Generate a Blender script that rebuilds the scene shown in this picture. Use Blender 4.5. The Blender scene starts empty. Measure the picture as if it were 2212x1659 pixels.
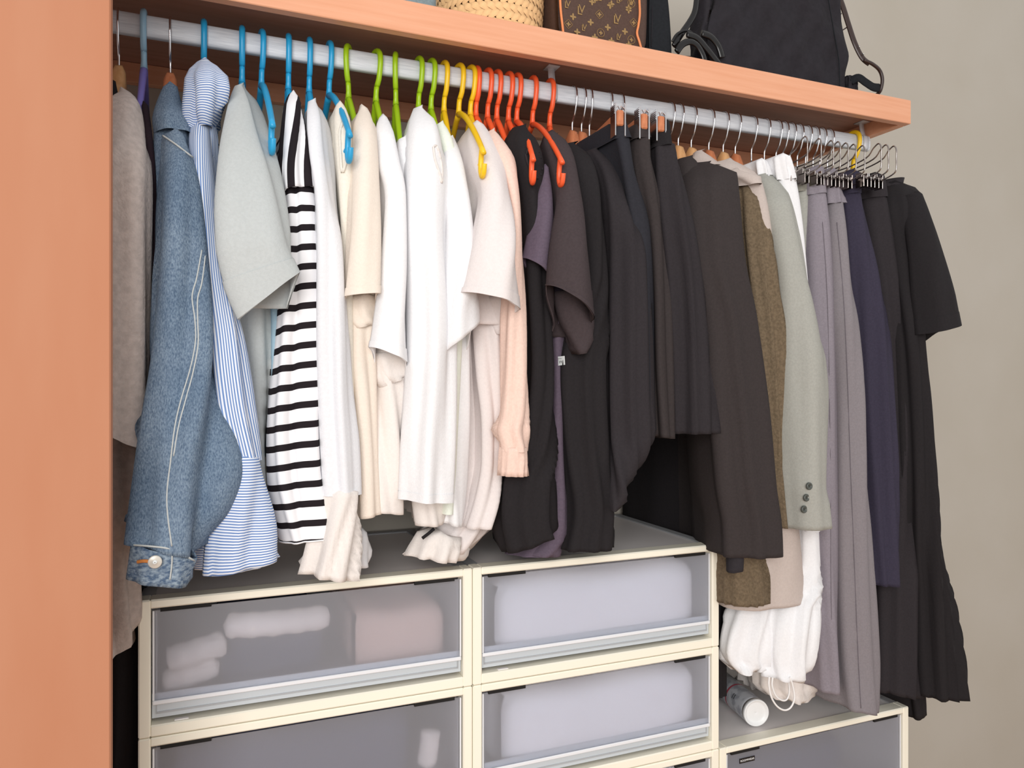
import bpy, math, random
from mathutils import Vector, Matrix
random.seed(4)
PI = math.pi
# ------------------------------------------------------------------ camera, world, light, exposure
FPX, CXP, CYP = 1628.0, 1106.0, 829.5      # focal length and principal point in photo pixels (2212 x 1659)
YAW = math.radians(22.4)                   # the camera looks this far to the right of the closet's normal
ZC = 1.252                                 # eye height above the floor
SA, CA = math.sin(YAW), math.cos(YAW)
scene = bpy.context.scene
COL = scene.collection
cam_d = bpy.data.cameras.new('camera')
cam_d.sensor_fit = 'HORIZONTAL'; cam_d.sensor_width = 36.0
cam_d.lens = 36.0 * FPX / 2212.0; cam_d.clip_start = 0.02
cam = bpy.data.objects.new('camera', cam_d); COL.objects.link(cam)
cam.location = (0, 0, ZC); cam.rotation_euler = (PI / 2, 0, -YAW)
scene.camera = cam
w = bpy.data.worlds.new('room_light'); scene.world = w; w.use_nodes = True
w.node_tree.nodes['Background'].inputs[0].default_value = (1.0, 0.985, 0.97, 1)
w.node_tree.nodes['Background'].inputs[1].default_value = 0.66
def area_light(name, loc, target, sx, sy, power, col):
    l = bpy.data.lights.new(name, 'AREA'); l.shape = 'RECTANGLE'; l.size = sx; l.size_y = sy
    l.energy = power; l.color = col
    o = bpy.data.objects.new(name, l); COL.objects.link(o); o.location = loc
    o.rotation_euler = (Vector(target) - Vector(loc)).to_track_quat('-Z', 'Y').to_euler()
    return o
area_light('window_daylight', (-0.95, -2.1, ZC + 0.55), (0.55, 1.2, ZC + 0.0), 2.0, 1.8, 80, (1.0, 0.98, 0.96))
scene.view_settings.view_transform = 'Standard'; scene.view_settings.look = 'None'
scene.view_settings.exposure = 0.16; scene.view_settings.gamma = 1.0
scene.view_settings.use_curve_mapping = False

# ------------------------------------------------------------------ measuring helpers
def unproj(px, py, Y):
    """Point at distance Y into the closet that the photo shows at (px, py)."""
    u = (px - CXP) / FPX; t = Y / (CA - u * SA)
    return Vector((t * (SA + u * CA), Y, ZC + t * (CYP - py) / FPX))
def proj(p):
    f = p[0] * SA + p[1] * CA; r = p[0] * CA - p[1] * SA
    return CXP + FPX * r / f, CYP - FPX * (p[2] - ZC) / f
def xat(px, Y): return unproj(px, 0, Y).x
YD = 1.15            # drawer fronts
YS = 1.15            # shelf front
ZS = ZC + 0.549      # shelf lip underside
ZST = ZC + 0.599     # shelf top
ZU = ZC + 0.579      # recessed shelf underside
YR, ZR = 1.246, ZC + 0.532   # hanging rod axis
YW = 1.531           # back wall face
DW, DH, DD = 0.4865, 0.191, 0.36
ZDT = ZC - 0.297     # top of the tall drawer stacks
DX0 = -0.0802

# ------------------------------------------------------------------ materials
def lin(c):
    c = c / 255.0
    return c / 12.92 if c <= 0.04045 else ((c + 0.055) / 1.055) ** 2.4
def rgb(r, g, b): return (lin(r), lin(g), lin(b), 1)
MATS = {}
def base(name, col, rough=0.6, metal=0.0, spec=0.5):
    m = bpy.data.materials.new(name); m.use_nodes = True
    b = m.node_tree.nodes['Principled BSDF']
    b.inputs['Base Color'].default_value = col; b.inputs['Roughness'].default_value = rough
    b.inputs['Metallic'].default_value = metal
    b.inputs['Specular IOR Level'].default_value = spec
    MATS[name] = m
    return m, m.node_tree.nodes, m.node_tree.links, b
def noise_mix(m, nt, lk, b, c1, c2, scale, detail=4, lo=0.4, hi=0.6, stretch=None, bump=0.0, bscale=None):
    tc = nt.new('ShaderNodeTexCoord'); mp = nt.new('ShaderNodeMapping')
    lk.new(tc.outputs['Object'], mp.inputs[0])
    if stretch: mp.inputs['Scale'].default_value = stretch
    n = nt.new('ShaderNodeTexNoise'); n.inputs['Scale'].default_value = scale; n.inputs['Detail'].default_value = detail
    lk.new(mp.outputs[0], n.inputs['Vector'])
    r = nt.new('ShaderNodeValToRGB'); r.color_ramp.elements[0].position = lo; r.color_ramp.elements[1].position = hi
    r.color_ramp.elements[0].color = c1; r.color_ramp.elements[1].color = c2
    lk.new(n.outputs['Fac'], r.inputs[0]); lk.new(r.outputs[0], b.inputs['Base Color'])
    if bump:
        n2 = nt.new('ShaderNodeTexNoise'); n2.inputs['Scale'].default_value = bscale or scale * 3; n2.inputs['Detail'].default_value = 3
        lk.new(mp.outputs[0], n2.inputs['Vector'])
        bp = nt.new('ShaderNodeBump'); bp.inputs['Strength'].default_value = bump; bp.inputs['Distance'].default_value = 0.002
        lk.new(n2.outputs['Fac'], bp.inputs['Height']); lk.new(bp.outputs[0], b.inputs['Normal'])
    return r
def shade(c, k): return (c[0] * k, c[1] * k, c[2] * k, 1)
def fabric(name, r, g, b_, var=0.07, scale=260, bump=0.25, rough=0.85, sheen=0.0, lo=0.35, hi=0.65):
    c = rgb(r, g, b_)
    m, nt, lk, b = base(name, c, rough, 0, 0.2)
    noise_mix(m, nt, lk, b, shade(c, 1 - var), shade(c, 1 + var), scale, 3, lo, hi, None, bump, scale * 2.5)
    if sheen: b.inputs['Sheen Weight'].default_value = sheen
    return m
def wood(name, c1, c2, stretch, rough=0.45, scale=9):
    m, nt, lk, b = base(name, c1, rough, 0, 0.4)
    noise_mix(m, nt, lk, b, c1, c2, scale, 6, 0.3, 0.72, stretch, 0.05, scale * 4)
    return m
def plain(name, r, g, b_, rough=0.4, metal=0.0, spec=0.5): return base(name, rgb(r, g, b_), rough, metal, spec)[0]

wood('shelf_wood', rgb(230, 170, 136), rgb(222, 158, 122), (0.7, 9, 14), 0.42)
wood('shelf_under_shaded', rgb(176, 130, 112), rgb(160, 116, 98), (0.7, 9, 14), 0.55)  # darker underside wood; the shade below the shelf is put into its colour
wood('door_wood', rgb(182, 126, 96), rgb(178, 119, 88), (5, 5, 1.2), 0.8, 3)
wood('beech', rgb(226, 178, 128), rgb(208, 156, 104), (20, 3, 10), 0.4)
wood('red_wood', rgb(205, 132, 92), rgb(184, 110, 74), (20, 3, 10), 0.4)
m, nt, lk, b = base('wall_paint', rgb(183, 176, 165), 0.9, 0, 0.2)
noise_mix(m, nt, lk, b, rgb(180, 173, 161), rgb(186, 180, 170), 3, 5, 0.3, 0.7, None, 0.06, 160)
wood('floor_wood', rgb(190, 150, 110), rgb(165, 124, 86), (1, 12, 1), 0.4, 5)
m, nt, lk, b = base('rod_steel', rgb(205, 208, 212), 0.42, 0.0)
noise_mix(m, nt, lk, b, rgb(198, 203, 210), rgb(222, 226, 231), 30, 4, 0.3, 0.7, (1, 14, 14))
plain('bracket_steel', 205, 207, 212, 0.4, 0.1)
plain('chrome', 225, 225, 228, 0.16, 1.0)
plain('chrome_dark_reflect', 168, 160, 156, 0.2, 1.0)  # chrome toned down so its colour carries the dark reflections
plain('blue_plastic', 38, 160, 212, 0.35); plain('lime_plastic', 160, 198, 22, 0.35)
plain('yellow_plastic', 246, 200, 30, 0.35); plain('orange_plastic', 247, 98, 52, 0.35)
plain('pale_blue_plastic', 150, 190, 214, 0.35); plain('lilac_plastic', 132, 124, 205, 0.35)
plain('cream_plastic', 248, 243, 226, 0.4)
plain('slot_dark', 14, 11, 10, 0.8); plain('tape_black', 14, 12, 14, 0.35); plain('print_white', 240, 240, 240, 0.6)
plain('print_black', 30, 30, 32, 0.6); plain('tag_white', 235, 240, 240, 0.7)
plain('leather_gloss', 16, 14, 15, 0.22); plain('leather_brown', 52, 36, 32, 0.35); plain('piping_tan', 226, 138, 84, 0.45)
plain('silver', 205, 203, 200, 0.3, 0.9); plain('button_dark', 78, 82, 78, 0.3); plain('button_light', 215, 210, 200, 0.35, 0.2)
plain('copper_thread', 200, 125, 60, 0.7); plain('thread_pale', 190, 194, 192, 0.8); plain('thread_blue', 60, 78, 102, 0.8)
plain('can_white', 240, 240, 240, 0.35); plain('can_red', 176, 70, 88, 0.4); plain('cord_white', 240, 238, 236, 0.7)
m, nt, lk, b = base('can_print', rgb(170, 172, 178), 0.35, 0.0)
noise_mix(m, nt, lk, b, rgb(150, 152, 160), rgb(186, 188, 194), 60, 2, 0.42, 0.58, (1, 1, 1))
# frosted drawer plastic: rough clear plastic mixed with milky scatter
def frosted(name, milk, tint, clear=0.5, rough=0.35):
    m = bpy.data.materials.new(name); m.use_nodes = True; MATS[name] = m
    nt, lk = m.node_tree.nodes, m.node_tree.links
    for n in list(nt):
        if n.type != 'OUTPUT_MATERIAL': nt.remove(n)
    out = nt[0]
    rf = nt.new('ShaderNodeBsdfRefraction'); rf.inputs['Color'].default_value = tint; rf.inputs['Roughness'].default_value = rough; rf.inputs['IOR'].default_value = 1.12
    df = nt.new('ShaderNodeBsdfDiffuse'); df.inputs['Color'].default_value = milk
    tr = nt.new('ShaderNodeBsdfTranslucent'); tr.inputs['Color'].default_value = milk
    gl = nt.new('ShaderNodeBsdfGlossy'); gl.inputs['Roughness'].default_value = 0.35
    a = nt.new('ShaderNodeMixShader'); a.inputs[0].default_value = 0.45
    lk.new(df.outputs[0], a.inputs[1]); lk.new(tr.outputs[0], a.inputs[2])
    tp = nt.new('ShaderNodeBsdfTransparent'); tp.inputs['Color'].default_value = tint
    e = nt.new('ShaderNodeMixShader'); e.inputs[0].default_value = 0.7
    lk.new(rf.outputs[0], e.inputs[1]); lk.new(tp.outputs[0], e.inputs[2])
    c = nt.new('ShaderNodeMixShader'); c.inputs[0].default_value = clear
    lk.new(a.outputs[0], c.inputs[1]); lk.new(e.outputs[0], c.inputs[2])
    d = nt.new('ShaderNodeMixShader'); d.inputs[0].default_value = 0.05
    lk.new(c.outputs[0], d.inputs[1]); lk.new(gl.outputs[0], d.inputs[2]); lk.new(d.outputs[0], out.inputs[0])
    return m
frosted('frosted_front', rgb(226, 228, 236), rgb(248, 249, 253), 0.75)
frosted('frosted_body', rgb(222, 224, 226), rgb(240, 240, 242), 0.4)
plain('case_top', 240, 234, 232, 0.4); plain('milky', 232, 234, 238, 0.35); plain('milky_blue', 196, 203, 208, 0.4)

# cloth
fabric('felt_grey', 202, 190, 184, 0.09, 120, 0.5, 0.95)
fabric('felt_taupe', 190, 178, 172, 0.09, 120, 0.5, 0.95)
fabric('cloth_black', 36, 33, 35); fabric('cloth_soft_black', 47, 43, 46); fabric('cloth_blue_black', 40, 40, 48)
fabric('cloth_plum_black', 42, 30, 38)
fabric('cloth_charcoal', 66, 57, 59); fabric('cloth_plum_grey', 96, 84, 98); fabric('cloth_brown_black', 56, 50, 50)
fabric('grey_blue', 186, 191, 191, 0.03); fabric('sky_blue', 160, 190, 206, 0.03)
fabric('white_cool', 230, 231, 235, 0.02); fabric('white_pure', 236, 236, 238, 0.02); fabric('white_warm', 233, 226, 221, 0.02)
fabric('cream', 236, 224, 211, 0.02); fabric('ecru', 232, 226, 214, 0.03); fabric('mint_white', 232, 238, 226, 0.02)
fabric('pearl_grey', 228, 220, 218, 0.02); fabric('blush', 236, 206, 192, 0.04)
fabric('beige_pink', 194, 181, 174, 0.03); fabric('sage', 163, 163, 156, 0.05, 300)
fabric('sage_dark', 140, 138, 128, 0.05, 300)
fabric('lilac_grey', 138, 131, 139, 0.06, 300); fabric('warm_grey', 132, 126, 130, 0.05, 300)
fabric('navy', 56, 52, 68); fabric('navy_black', 44, 44, 50)
fabric('bag_nylon', 38, 35, 40, 0.1, 90, 0.4, 0.7); fabric('bag_canvas', 30, 32, 36, 0.1, 200)
fabric('stored_white', 244, 244, 246, 0.02); fabric('stored_dark', 74, 78, 98, 0.1); fabric('stored_pink', 226, 198, 186, 0.05)
fabric('sock_white', 238, 230, 224, 0.05, 180, 0.5); fabric('cloth_teal_grey', 128, 142, 146, 0.1)
fabric('seam_grey', 112, 105, 112)
# brown knit with vertical ribs
m = fabric('olive_knit', 112, 97, 78, 0.18, 220, 0.6, 0.95)
# denim
m, nt, lk, b = base('denim', rgb(98, 126, 156), 0.9, 0, 0.2)
r = noise_mix(m, nt, lk, b, rgb(82, 102, 126), rgb(134, 153, 172), 640, 3, 0.3, 0.7, (1, 1, 0.45), 0.6, 1100)
fade = nt.new('ShaderNodeTexNoise'); fade.inputs['Scale'].default_value = 13; fade.inputs['Detail'].default_value = 3
lk.new(nt['Texture Coordinate'].outputs['Object'], fade.inputs['Vector'])
fr_ = nt.new('ShaderNodeValToRGB'); fr_.color_ramp.elements[0].position = 0.35; fr_.color_ramp.elements[0].color = (0.78, 0.82, 0.86, 1); fr_.color_ramp.elements[1].position = 0.65; fr_.color_ramp.elements[1].color = (1.12, 1.1, 1.08, 1)
lk.new(fade.outputs['Fac'], fr_.inputs[0])
mul = nt.new('ShaderNodeMix'); mul.data_type = 'RGBA'; mul.blend_type = 'MULTIPLY'; mul.inputs['Factor'].default_value = 1.0
lk.new(r.outputs[0], mul.inputs['A']); lk.new(fr_.outputs[0], mul.inputs['B']); lk.new(mul.outputs['Result'], b.inputs['Base Color'])
m, nt, lk, b = base('denim_cuff', rgb(110, 134, 160), 0.9, 0, 0.2)
noise_mix(m, nt, lk, b, rgb(80, 100, 126), rgb(150, 166, 180), 170, 8, 0.38, 0.66, (1, 1, 1.6), 0.6, 420)
# striped cloth: woven in along the cloth's own u or v direction
def striped(name, c1, c2, period, duty, axis, wob=0.0):
    m, nt, lk, b = base(name, c1, 0.85, 0, 0.2)
    uv = nt.new('ShaderNodeUVMap'); sp = nt.new('ShaderNodeSeparateXYZ'); lk.new(uv.outputs[0], sp.inputs[0])
    d = nt.new('ShaderNodeMath'); d.operation = 'DIVIDE'; d.inputs[1].default_value = period
    lk.new(sp.outputs[axis], d.inputs[0])
    f = nt.new('ShaderNodeMath'); f.operation = 'FRACT'; lk.new(d.outputs[0], f.inputs[0])
    g = nt.new('ShaderNodeMath'); g.operation = 'LESS_THAN'; g.inputs[1].default_value = duty; lk.new(f.outputs[0], g.inputs[0])
    mx = nt.new('ShaderNodeMix'); mx.data_type = 'RGBA'
    mx.inputs['A'].default_value = c1; mx.inputs['B'].default_value = c2
    lk.new(g.outputs[0], mx.inputs['Factor']); lk.new(mx.outputs['Result'], b.inputs['Base Color'])
    return m
striped('stripe_long', rgb(226, 231, 240), rgb(112, 142, 192), 0.0027, 0.48, 0)
striped('stripe_across', rgb(226, 231, 240), rgb(106, 136, 188), 0.0036, 0.47, 1)
striped('stripe_bold', rgb(240, 240, 243), rgb(32, 26, 30), 0.0272, 0.34, 1)

m, nt, lk, b = base('stripe_wavy', rgb(240, 240, 243), 0.85, 0, 0.2)
uv = nt.new('ShaderNodeUVMap'); wv = nt.new('ShaderNodeTexWave'); wv.bands_direction = 'X'; wv.inputs['Scale'].default_value = 14.0
wv.inputs['Distortion'].default_value = 3.2; wv.inputs['Detail'].default_value = 0.0; wv.inputs['Detail Scale'].default_value = 0.35
lk.new(uv.outputs[0], wv.inputs['Vector'])
rp = nt.new('ShaderNodeValToRGB'); rp.color_ramp.interpolation = 'CONSTANT'; rp.color_ramp.elements[0].color = rgb(32, 26, 30); rp.color_ramp.elements[1].position = 0.33; rp.color_ramp.elements[1].color = rgb(240, 240, 243)
lk.new(wv.outputs['Fac'], rp.inputs[0]); lk.new(rp.outputs[0], b.inputs['Base Color'])
fabric('straw', 226, 184, 134, 0.16, 60, 0.4, 0.7); fabric('straw_dark', 176, 132, 84, 0.1, 60)
fabric('monogram_canvas', 84, 64, 56, 0.08, 300, 0.3, 0.5); plain('monogram_gold', 150, 120, 74, 0.5)

# ------------------------------------------------------------------ mesh helpers
def tag(o, label=None, cat=None, group=None, kind=None):
    if label: o['label'] = label
    if cat: o['category'] = cat
    if group: o['group'] = group
    if kind: o['kind'] = kind
    return o
def root(name, loc, label, cat, group=None):
    o = bpy.data.objects.new(name, None); o.empty_display_size = 0.02
    COL.objects.link(o); o.location = loc
    return tag(o, label, cat, group)
def mk(name, verts, faces, mat, parent=None, smooth=True, uvs=None, world=True):
    """Mesh object from points in world coordinates; under a parent they are kept in the parent's space."""
    off = Vector(parent_origin(parent)) if (parent is not None and world) else Vector((0, 0, 0))
    me = bpy.data.meshes.new(name)
    me.from_pydata([tuple(Vector(v) - off) for v in verts], [], faces)
    if uvs:
        ul = me.uv_layers.new(name='UVMap')
        for lp in me.loops: ul.data[lp.index].uv = uvs[lp.vertex_index]
    if smooth: me.polygons.foreach_set('use_smooth', [True] * len(me.polygons))
    me.materials.append(MATS[mat]); me.update()
    o = bpy.data.objects.new(name, me); COL.objects.link(o)
    if parent is not None: o.parent = parent
    return o
def parent_origin(p):
    v = Vector((0, 0, 0))
    while p is not None:
        v += Vector(p.location); p = p.parent
    return v
class MB:
    def __init__(s): s.v = []; s.f = []
    def add(s, vf):
        o = len(s.v); s.v += list(vf[0]); s.f += [tuple(i + o for i in f) for f in vf[1]]; return s
def box(x0, x1, y0, y1, z0, z1, bev=0.0):
    """Box with chamfered edges (24 corners, 26 faces) or plain."""
    if bev <= 0:
        v = [(x, y, z) for x in (x0, x1) for y in (y0, y1) for z in (z0, z1)]
        return v, [(0, 1, 3, 2), (4, 6, 7, 5), (0, 4, 5, 1), (2, 3, 7, 6), (0, 2, 6, 4), (1, 5, 7, 3)]
    v = []; idx = {}
    for i, x in enumerate((x0, x1)):
        for j, y in enumerate((y0, y1)):
            for k, z in enumerate((z0, z1)):
                sx, sy, sz = (1 - 2 * i) * bev, (1 - 2 * j) * bev, (1 - 2 * k) * bev
                for a, p in enumerate(((x, y + sy, z + sz), (x + sx, y, z + sz), (x + sx, y + sy, z))):
                    idx[i, j, k, a] = len(v); v.append(p)
    f = []
    for i in (0, 1): f.append([idx[i, 0, 0, 0], idx[i, 1, 0, 0], idx[i, 1, 1, 0], idx[i, 0, 1, 0]])
    for j in (0, 1): f.append([idx[0, j, 0, 1], idx[1, j, 0, 1], idx[1, j, 1, 1], idx[0, j, 1, 1]])
    for k in (0, 1): f.append([idx[0, 0, k, 2], idx[1, 0, k, 2], idx[1, 1, k, 2], idx[0, 1, k, 2]])
    for j in (0, 1):
        for k in (0, 1): f.append([idx[0, j, k, 1], idx[1, j, k, 1], idx[1, j, k, 2], idx[0, j, k, 2]])
    for i in (0, 1):
        for k in (0, 1): f.append([idx[i, 0, k, 0], idx[i, 1, k, 0], idx[i, 1, k, 2], idx[i, 0, k, 2]])
    for i in (0, 1):
        for j in (0, 1): f.append([idx[i, j, 0, 0], idx[i, j, 1, 0], idx[i, j, 1, 1], idx[i, j, 0, 1]])
    for i in (0, 1):
        for j in (0, 1):
            for k in (0, 1): f.append([idx[i, j, k, a] for a in range(3)])
    return v, [tuple(q) for q in f]
def tube(pts, rad, n=8, closed=False, flat=1.0, up=None, caps=True):
    """Round (or flattened) bar along a path, parallel transported frame."""
    P = [Vector(p) for p in pts]; m = len(P)
    v, f = [], []
    T = []
    for i in range(m):
        a = P[(i - 1) % m] if (closed or i) else P[0]; b_ = P[(i + 1) % m] if (closed or i < m - 1) else P[-1]
        T.append((b_ - a).normalized() if (b_ - a).length > 1e-9 else Vector((0, 0, 1)))
    nrm = Vector(up) if up else (Vector((1, 0, 0)) if abs(T[0].x) < 0.9 else Vector((0, 1, 0)))
    nrm = (nrm - T[0] * nrm.dot(T[0])).normalized()
    for i in range(m):
        nrm = (nrm - T[i] * nrm.dot(T[i]))
        nrm = nrm.normalized() if nrm.length > 1e-6 else Vector((0, 1, 0))
        bi = T[i].cross(nrm)
        r = rad[i] if isinstance(rad, (list, tuple)) else rad
        for k in range(n):
            a = 2 * PI * k / n
            v.append(P[i] + nrm * (r * math.cos(a)) + bi * (r * flat * math.sin(a)))
    for i in range(m if closed else m - 1):
        for k in range(n):
            a, b_ = i * n + k, i * n + (k + 1) % n
            j = ((i + 1) % m) * n
            f.append((a, b_, j + (k + 1) % n, j + k))
    if caps and not closed:
        f.append(tuple(range(n))[::-1]); f.append(tuple((m - 1) * n + k for k in range(n)))
    return v, f
def smooth_path(ctrl, per=6):
    """Catmull-Rom through control points of any dimension."""
    out = []; n = len(ctrl)
    for i in range(n - 1):
        p0, p1, p2, p3 = ctrl[max(i - 1, 0)], ctrl[i], ctrl[i + 1], ctrl[min(i + 2, n - 1)]
        for k in range(per):
            t = k / per
            out.append(tuple(0.5 * ((2 * b) + (c - a) * t + (2 * a - 5 * b + 4 * c - d) * t * t + (3 * b - a - 3 * c + d) * t ** 3)
                             for a, b, c, d in zip(p0, p1, p2, p3)))
    out.append(tuple(ctrl[-1]))
    return out
def sst(a, b, x):
    t = min(1, max(0, (x - a) / (b - a))); return t * t * (3 - 2 * t)
def lathe(profile, centre, axis='Z', n=28):
    v, f = [], []
    for (r, h) in profile:
        for k in range(n):
            a = 2 * PI * k / n; c, s = r * math.cos(a), r * math.sin(a)
            q = (c, s, h) if axis == 'Z' else (c, h, s)
            v.append(Vector(centre) + Vector(q))
    for i in range(len(profile) - 1):
        for k in range(n):
            f.append((i * n + k, i * n + (k + 1) % n, (i + 1) * n + (k + 1) % n, (i + 1) * n + k))
    f.append(tuple(range(n))); f.append(tuple((len(profile) - 1) * n + k for k in range(n)))
    return v, f
def text_mesh(name, s, size, mat, parent, mtx, extrude=0.0002):
    cu = bpy.data.curves.new(name, 'FONT'); cu.body = s; cu.size = size; cu.align_x = 'CENTER'; cu.align_y = 'CENTER'
    cu.extrude = extrude; cu.resolution_u = 3
    t = bpy.data.objects.new(name + '_tmp', cu); COL.objects.link(t)
    dg = bpy.context.evaluated_depsgraph_get(); dg.update()
    me = bpy.data.meshes.new_from_object(t.evaluated_get(dg))
    bpy.data.objects.remove(t); bpy.data.curves.remove(cu)
    me.name = name; me.transform(mtx if parent is None else Matrix.Translation(-parent_origin(parent)) @ mtx)
    me.materials.clear(); me.materials.append(MATS[mat])
    o = bpy.data.objects.new(name, me); COL.objects.link(o); o.parent = parent
    return o

# ------------------------------------------------------------------ cloth
class Cloth: pass
def cloth(name, rows, mat, parent=None, xh=None, depth=None, yb=None, fold=0.004, wl=0.034, seed=0, step=13,
          back=0.014, drop=0.0, solid=0.0, top=True, pinch=0.0, capk=0.55, band=None, grow=1.0, nf=20, crease=0.0):
    """A hanging piece of cloth as one draped tube. rows: (py, left px, right px, y_front) or
    (py left, left px, py right, right px, y_front): where its near edge hangs in the photo; it runs back from there
    towards its hanger at x = xh."""
    R = []
    yf = 1.05
    for r in rows:
        if len(r) == 5: R.append(tuple(map(float, r))); yf = r[4]
        else:
            if len(r) > 3: yf = r[3]
            R.append((float(r[0]), float(r[1]), float(r[0]), float(r[2]), float(yf)))
    S = []
    for i in range(len(R) - 1):
        k = max(1, int(round(abs((R[i + 1][0] + R[i + 1][2]) - (R[i][0] + R[i][2])) / 2 / step)))
        a = [R[max(i - 1, 0)], R[i], R[i + 1], R[min(i + 2, len(R) - 1)]]
        for j in range(k):
            t = j / k
            q = []
            for p0, p1, p2, p3 in zip(*a):
                m1, m2 = (p2 - p0) / 2, (p3 - p1) / 2
                d = p2 - p1
                lim = 1.6 * abs(d)
                m1 = max(-lim, min(lim, m1)); m2 = max(-lim, min(lim, m2))
                q.append((2 * t**3 - 3 * t**2 + 1) * p1 + (t**3 - 2 * t**2 + t) * m1 + (-2 * t**3 + 3 * t**2) * p2 + (t**3 - t**2) * m2)
            S.append(tuple(q))
    S.append(R[-1])
    rnd = random.Random(seed * 7 + 3)
    ph = [rnd.uniform(0, 2 * PI) for _ in range(6)]
    # loop parameters: front cap, right side, back, left side
    ns, nb = 9, 5
    lp = [('c', -PI / 2 + PI * i / nf) for i in range(nf + 1)]
    lp += [('r', (i + 1) / (ns + 1)) for i in range(ns)]
    lp += [('b', PI / 2 - PI * i / nb) for i in range(nb + 1)]
    lp += [('l', 1 - (i + 1) / (ns + 1)) for i in range(ns)]
    n = len(lp)
    verts, uvs, grid = [], [], []
    vlen = 0.0; prev = None; rows_n = len(S)
    perim = None
    for ri, (pyl, pl, pyr, pr, yf) in enumerate(S):
        A, B = unproj(pl, pyl, yf), unproj(pr, pyr, yf)
        wdt = abs(B.x - A.x); cap = min(capk * wdt, 0.05); cap = max(cap, 0.006)
        A, B = unproj(pl, pyl, yf + cap * 0.7), unproj(pr, pyr, yf + cap * 0.7)
        xc, hw = (A.x + B.x) / 2, max((B.x - A.x) / 2, 0.003)
        zc = (A.z + B.z) / 2
        if yb is not None: ybk = yb
        elif depth is not None: ybk = yf + depth
        else: ybk = min(2 * YR - yf, 1.505)
        ybk = max(ybk, yf + cap + 0.03)
        xb = xc if xh is None else xh
        bk = min(back, hw)
        t = ri / max(1, rows_n - 1)
        amp = fold * (0.25 + 0.75 * min(1.0, t * 1.6)) * grow
        pts = []
        for kind, q in lp:
            if kind == 'c':
                x = xc + hw * math.sin(q); y = yf + cap * (1 - math.cos(q)); nx, ny = math.sin(q), -math.cos(q)
                fz = (math.sin(q) + 1) / 2; s = 0
                z = A.z + (B.z - A.z) * fz
            elif kind in 'rl':
                y = yf + cap + (ybk - 0.012 - yf - cap) * q
                s = q; sg = 1 if kind == 'r' else -1
                e = sst(0, 0.75, q)
                h = hw + (bk - hw) * e; cxx = xc + (xb - xc) * e
                x = cxx + sg * h; nx, ny = sg, 0
                zz = B.z if kind == 'r' else A.z
                z = zz + (zc - zz) * e - drop * q
            else:
                x = xb + bk * math.sin(q); y = ybk - 0.012 + 0.012 * math.cos(q); nx, ny = math.sin(q), math.cos(q)
                z = zc - drop
            pts.append([x, y, z, nx, ny])
        # folds
        acc = 0.0; arcs = [0.0]
        for i in range(1, n):
            acc += math.hypot(pts[i][0] - pts[i - 1][0], pts[i][1] - pts[i - 1][1]); arcs.append(acc)
        tot = acc + math.hypot(pts[0][0] - pts[-1][0], pts[0][1] - pts[-1][1])
        if perim is None or ri == rows_n // 2: perim = tot if perim is None else perim
        z0 = zc
        row = []
        for i, (x, y, z, nx, ny) in enumerate(pts):
            a = arcs[i]
            d = math.sin(2 * PI * a / wl + ph[0] + 0.9 * math.sin(z0 * 7 + ph[1]))
            d += 0.6 * math.sin(2 * PI * a / (wl * 1.83) + ph[2] + 1.2 * math.sin(z0 * 4.3 + ph[3]))
            d += 0.35 * math.sin(2 * PI * a / (wl * 0.57) + ph[4] + z0 * 6)
            d *= amp
            if crease: d += crease * (math.exp(-((a - 0.62 * hw * 2) / (0.006)) ** 2)) * -1.0
            if pinch: d += pinch * math.sin(2 * PI * (a / wl * 1.7) + z0 * 55 + ph[5]) * (t ** 6)
            row.append(len(verts)); verts.append(Vector((x + nx * d, y + ny * d, z)))
            uvs.append((a * (perim / tot) * 1.0, 0))
        if prev is not None:
            # length along the cloth at each point
            pass
        prev = zc
        grid.append(row)
    # v coordinate: length along each column
    for c in range(n):
        L = 0.0
        for ri in range(rows_n):
            if ri: L += (verts[grid[ri][c]] - verts[grid[ri - 1][c]]).length
            uvs[grid[ri][c]] = (uvs[grid[ri][c]][0], L)
    # a shared v: use mean along front so that stripes stay level
    for ri in range(rows_n):
        mv = sum(uvs[grid[ri][c]][1] for c in range(4, nf - 3)) / (nf - 7)
        for c in range(n): uvs[grid[ri][c]] = (uvs[grid[ri][c]][0], mv + 0.25 * (uvs[grid[ri][c]][1] - mv) * (1 if 2 < c < nf - 2 else 0))
    faces = []
    for ri in range(rows_n - 1):
        for c in range(n):
            d = (c + 1) % n
            faces.append((grid[ri][c], grid[ri + 1][c], grid[ri + 1][d], grid[ri][d]))
    if top:
        o = len(verts); r0 = grid[0]; cr = []
        mid = [(verts[r0[0]] + verts[r0[nf]]) / 2]
        for c in range(n):
            p = verts[r0[c]]
            cxm = sum(verts[i].x for i in r0) / n
            q = Vector((cxm + (p.x - cxm) * 0.25, p.y + (0.004 if lp[c][0] == 'c' else 0), p.z + 0.006))
            cr.append(len(verts)); verts.append(q); uvs.append((uvs[r0[c]][0], -0.006))
        for c in range(n):
            d = (c + 1) % n; faces.append((cr[c], r0[c], r0[d], cr[d]))
        for k in range(0, ns):      # close the ridge, left side to right side
            pass
        faces.append(tuple(cr))
    ob = mk(name, verts, faces, mat, parent, True, uvs)
    if solid:
        sm = ob.modifiers.new('cloth_thickness', 'SOLIDIFY'); sm.thickness = solid; sm.offset = -1
    c_ = Cloth(); c_.ob = ob
    c_.front = [verts[grid[ri][c]] for ri in range(rows_n) for c in range(nf + 1)]
    c_.pix = [proj(p) for p in c_.front]
    c_.grid, c_.verts, c_.nf, c_.n = grid, verts, nf, n
    return c_
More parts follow.
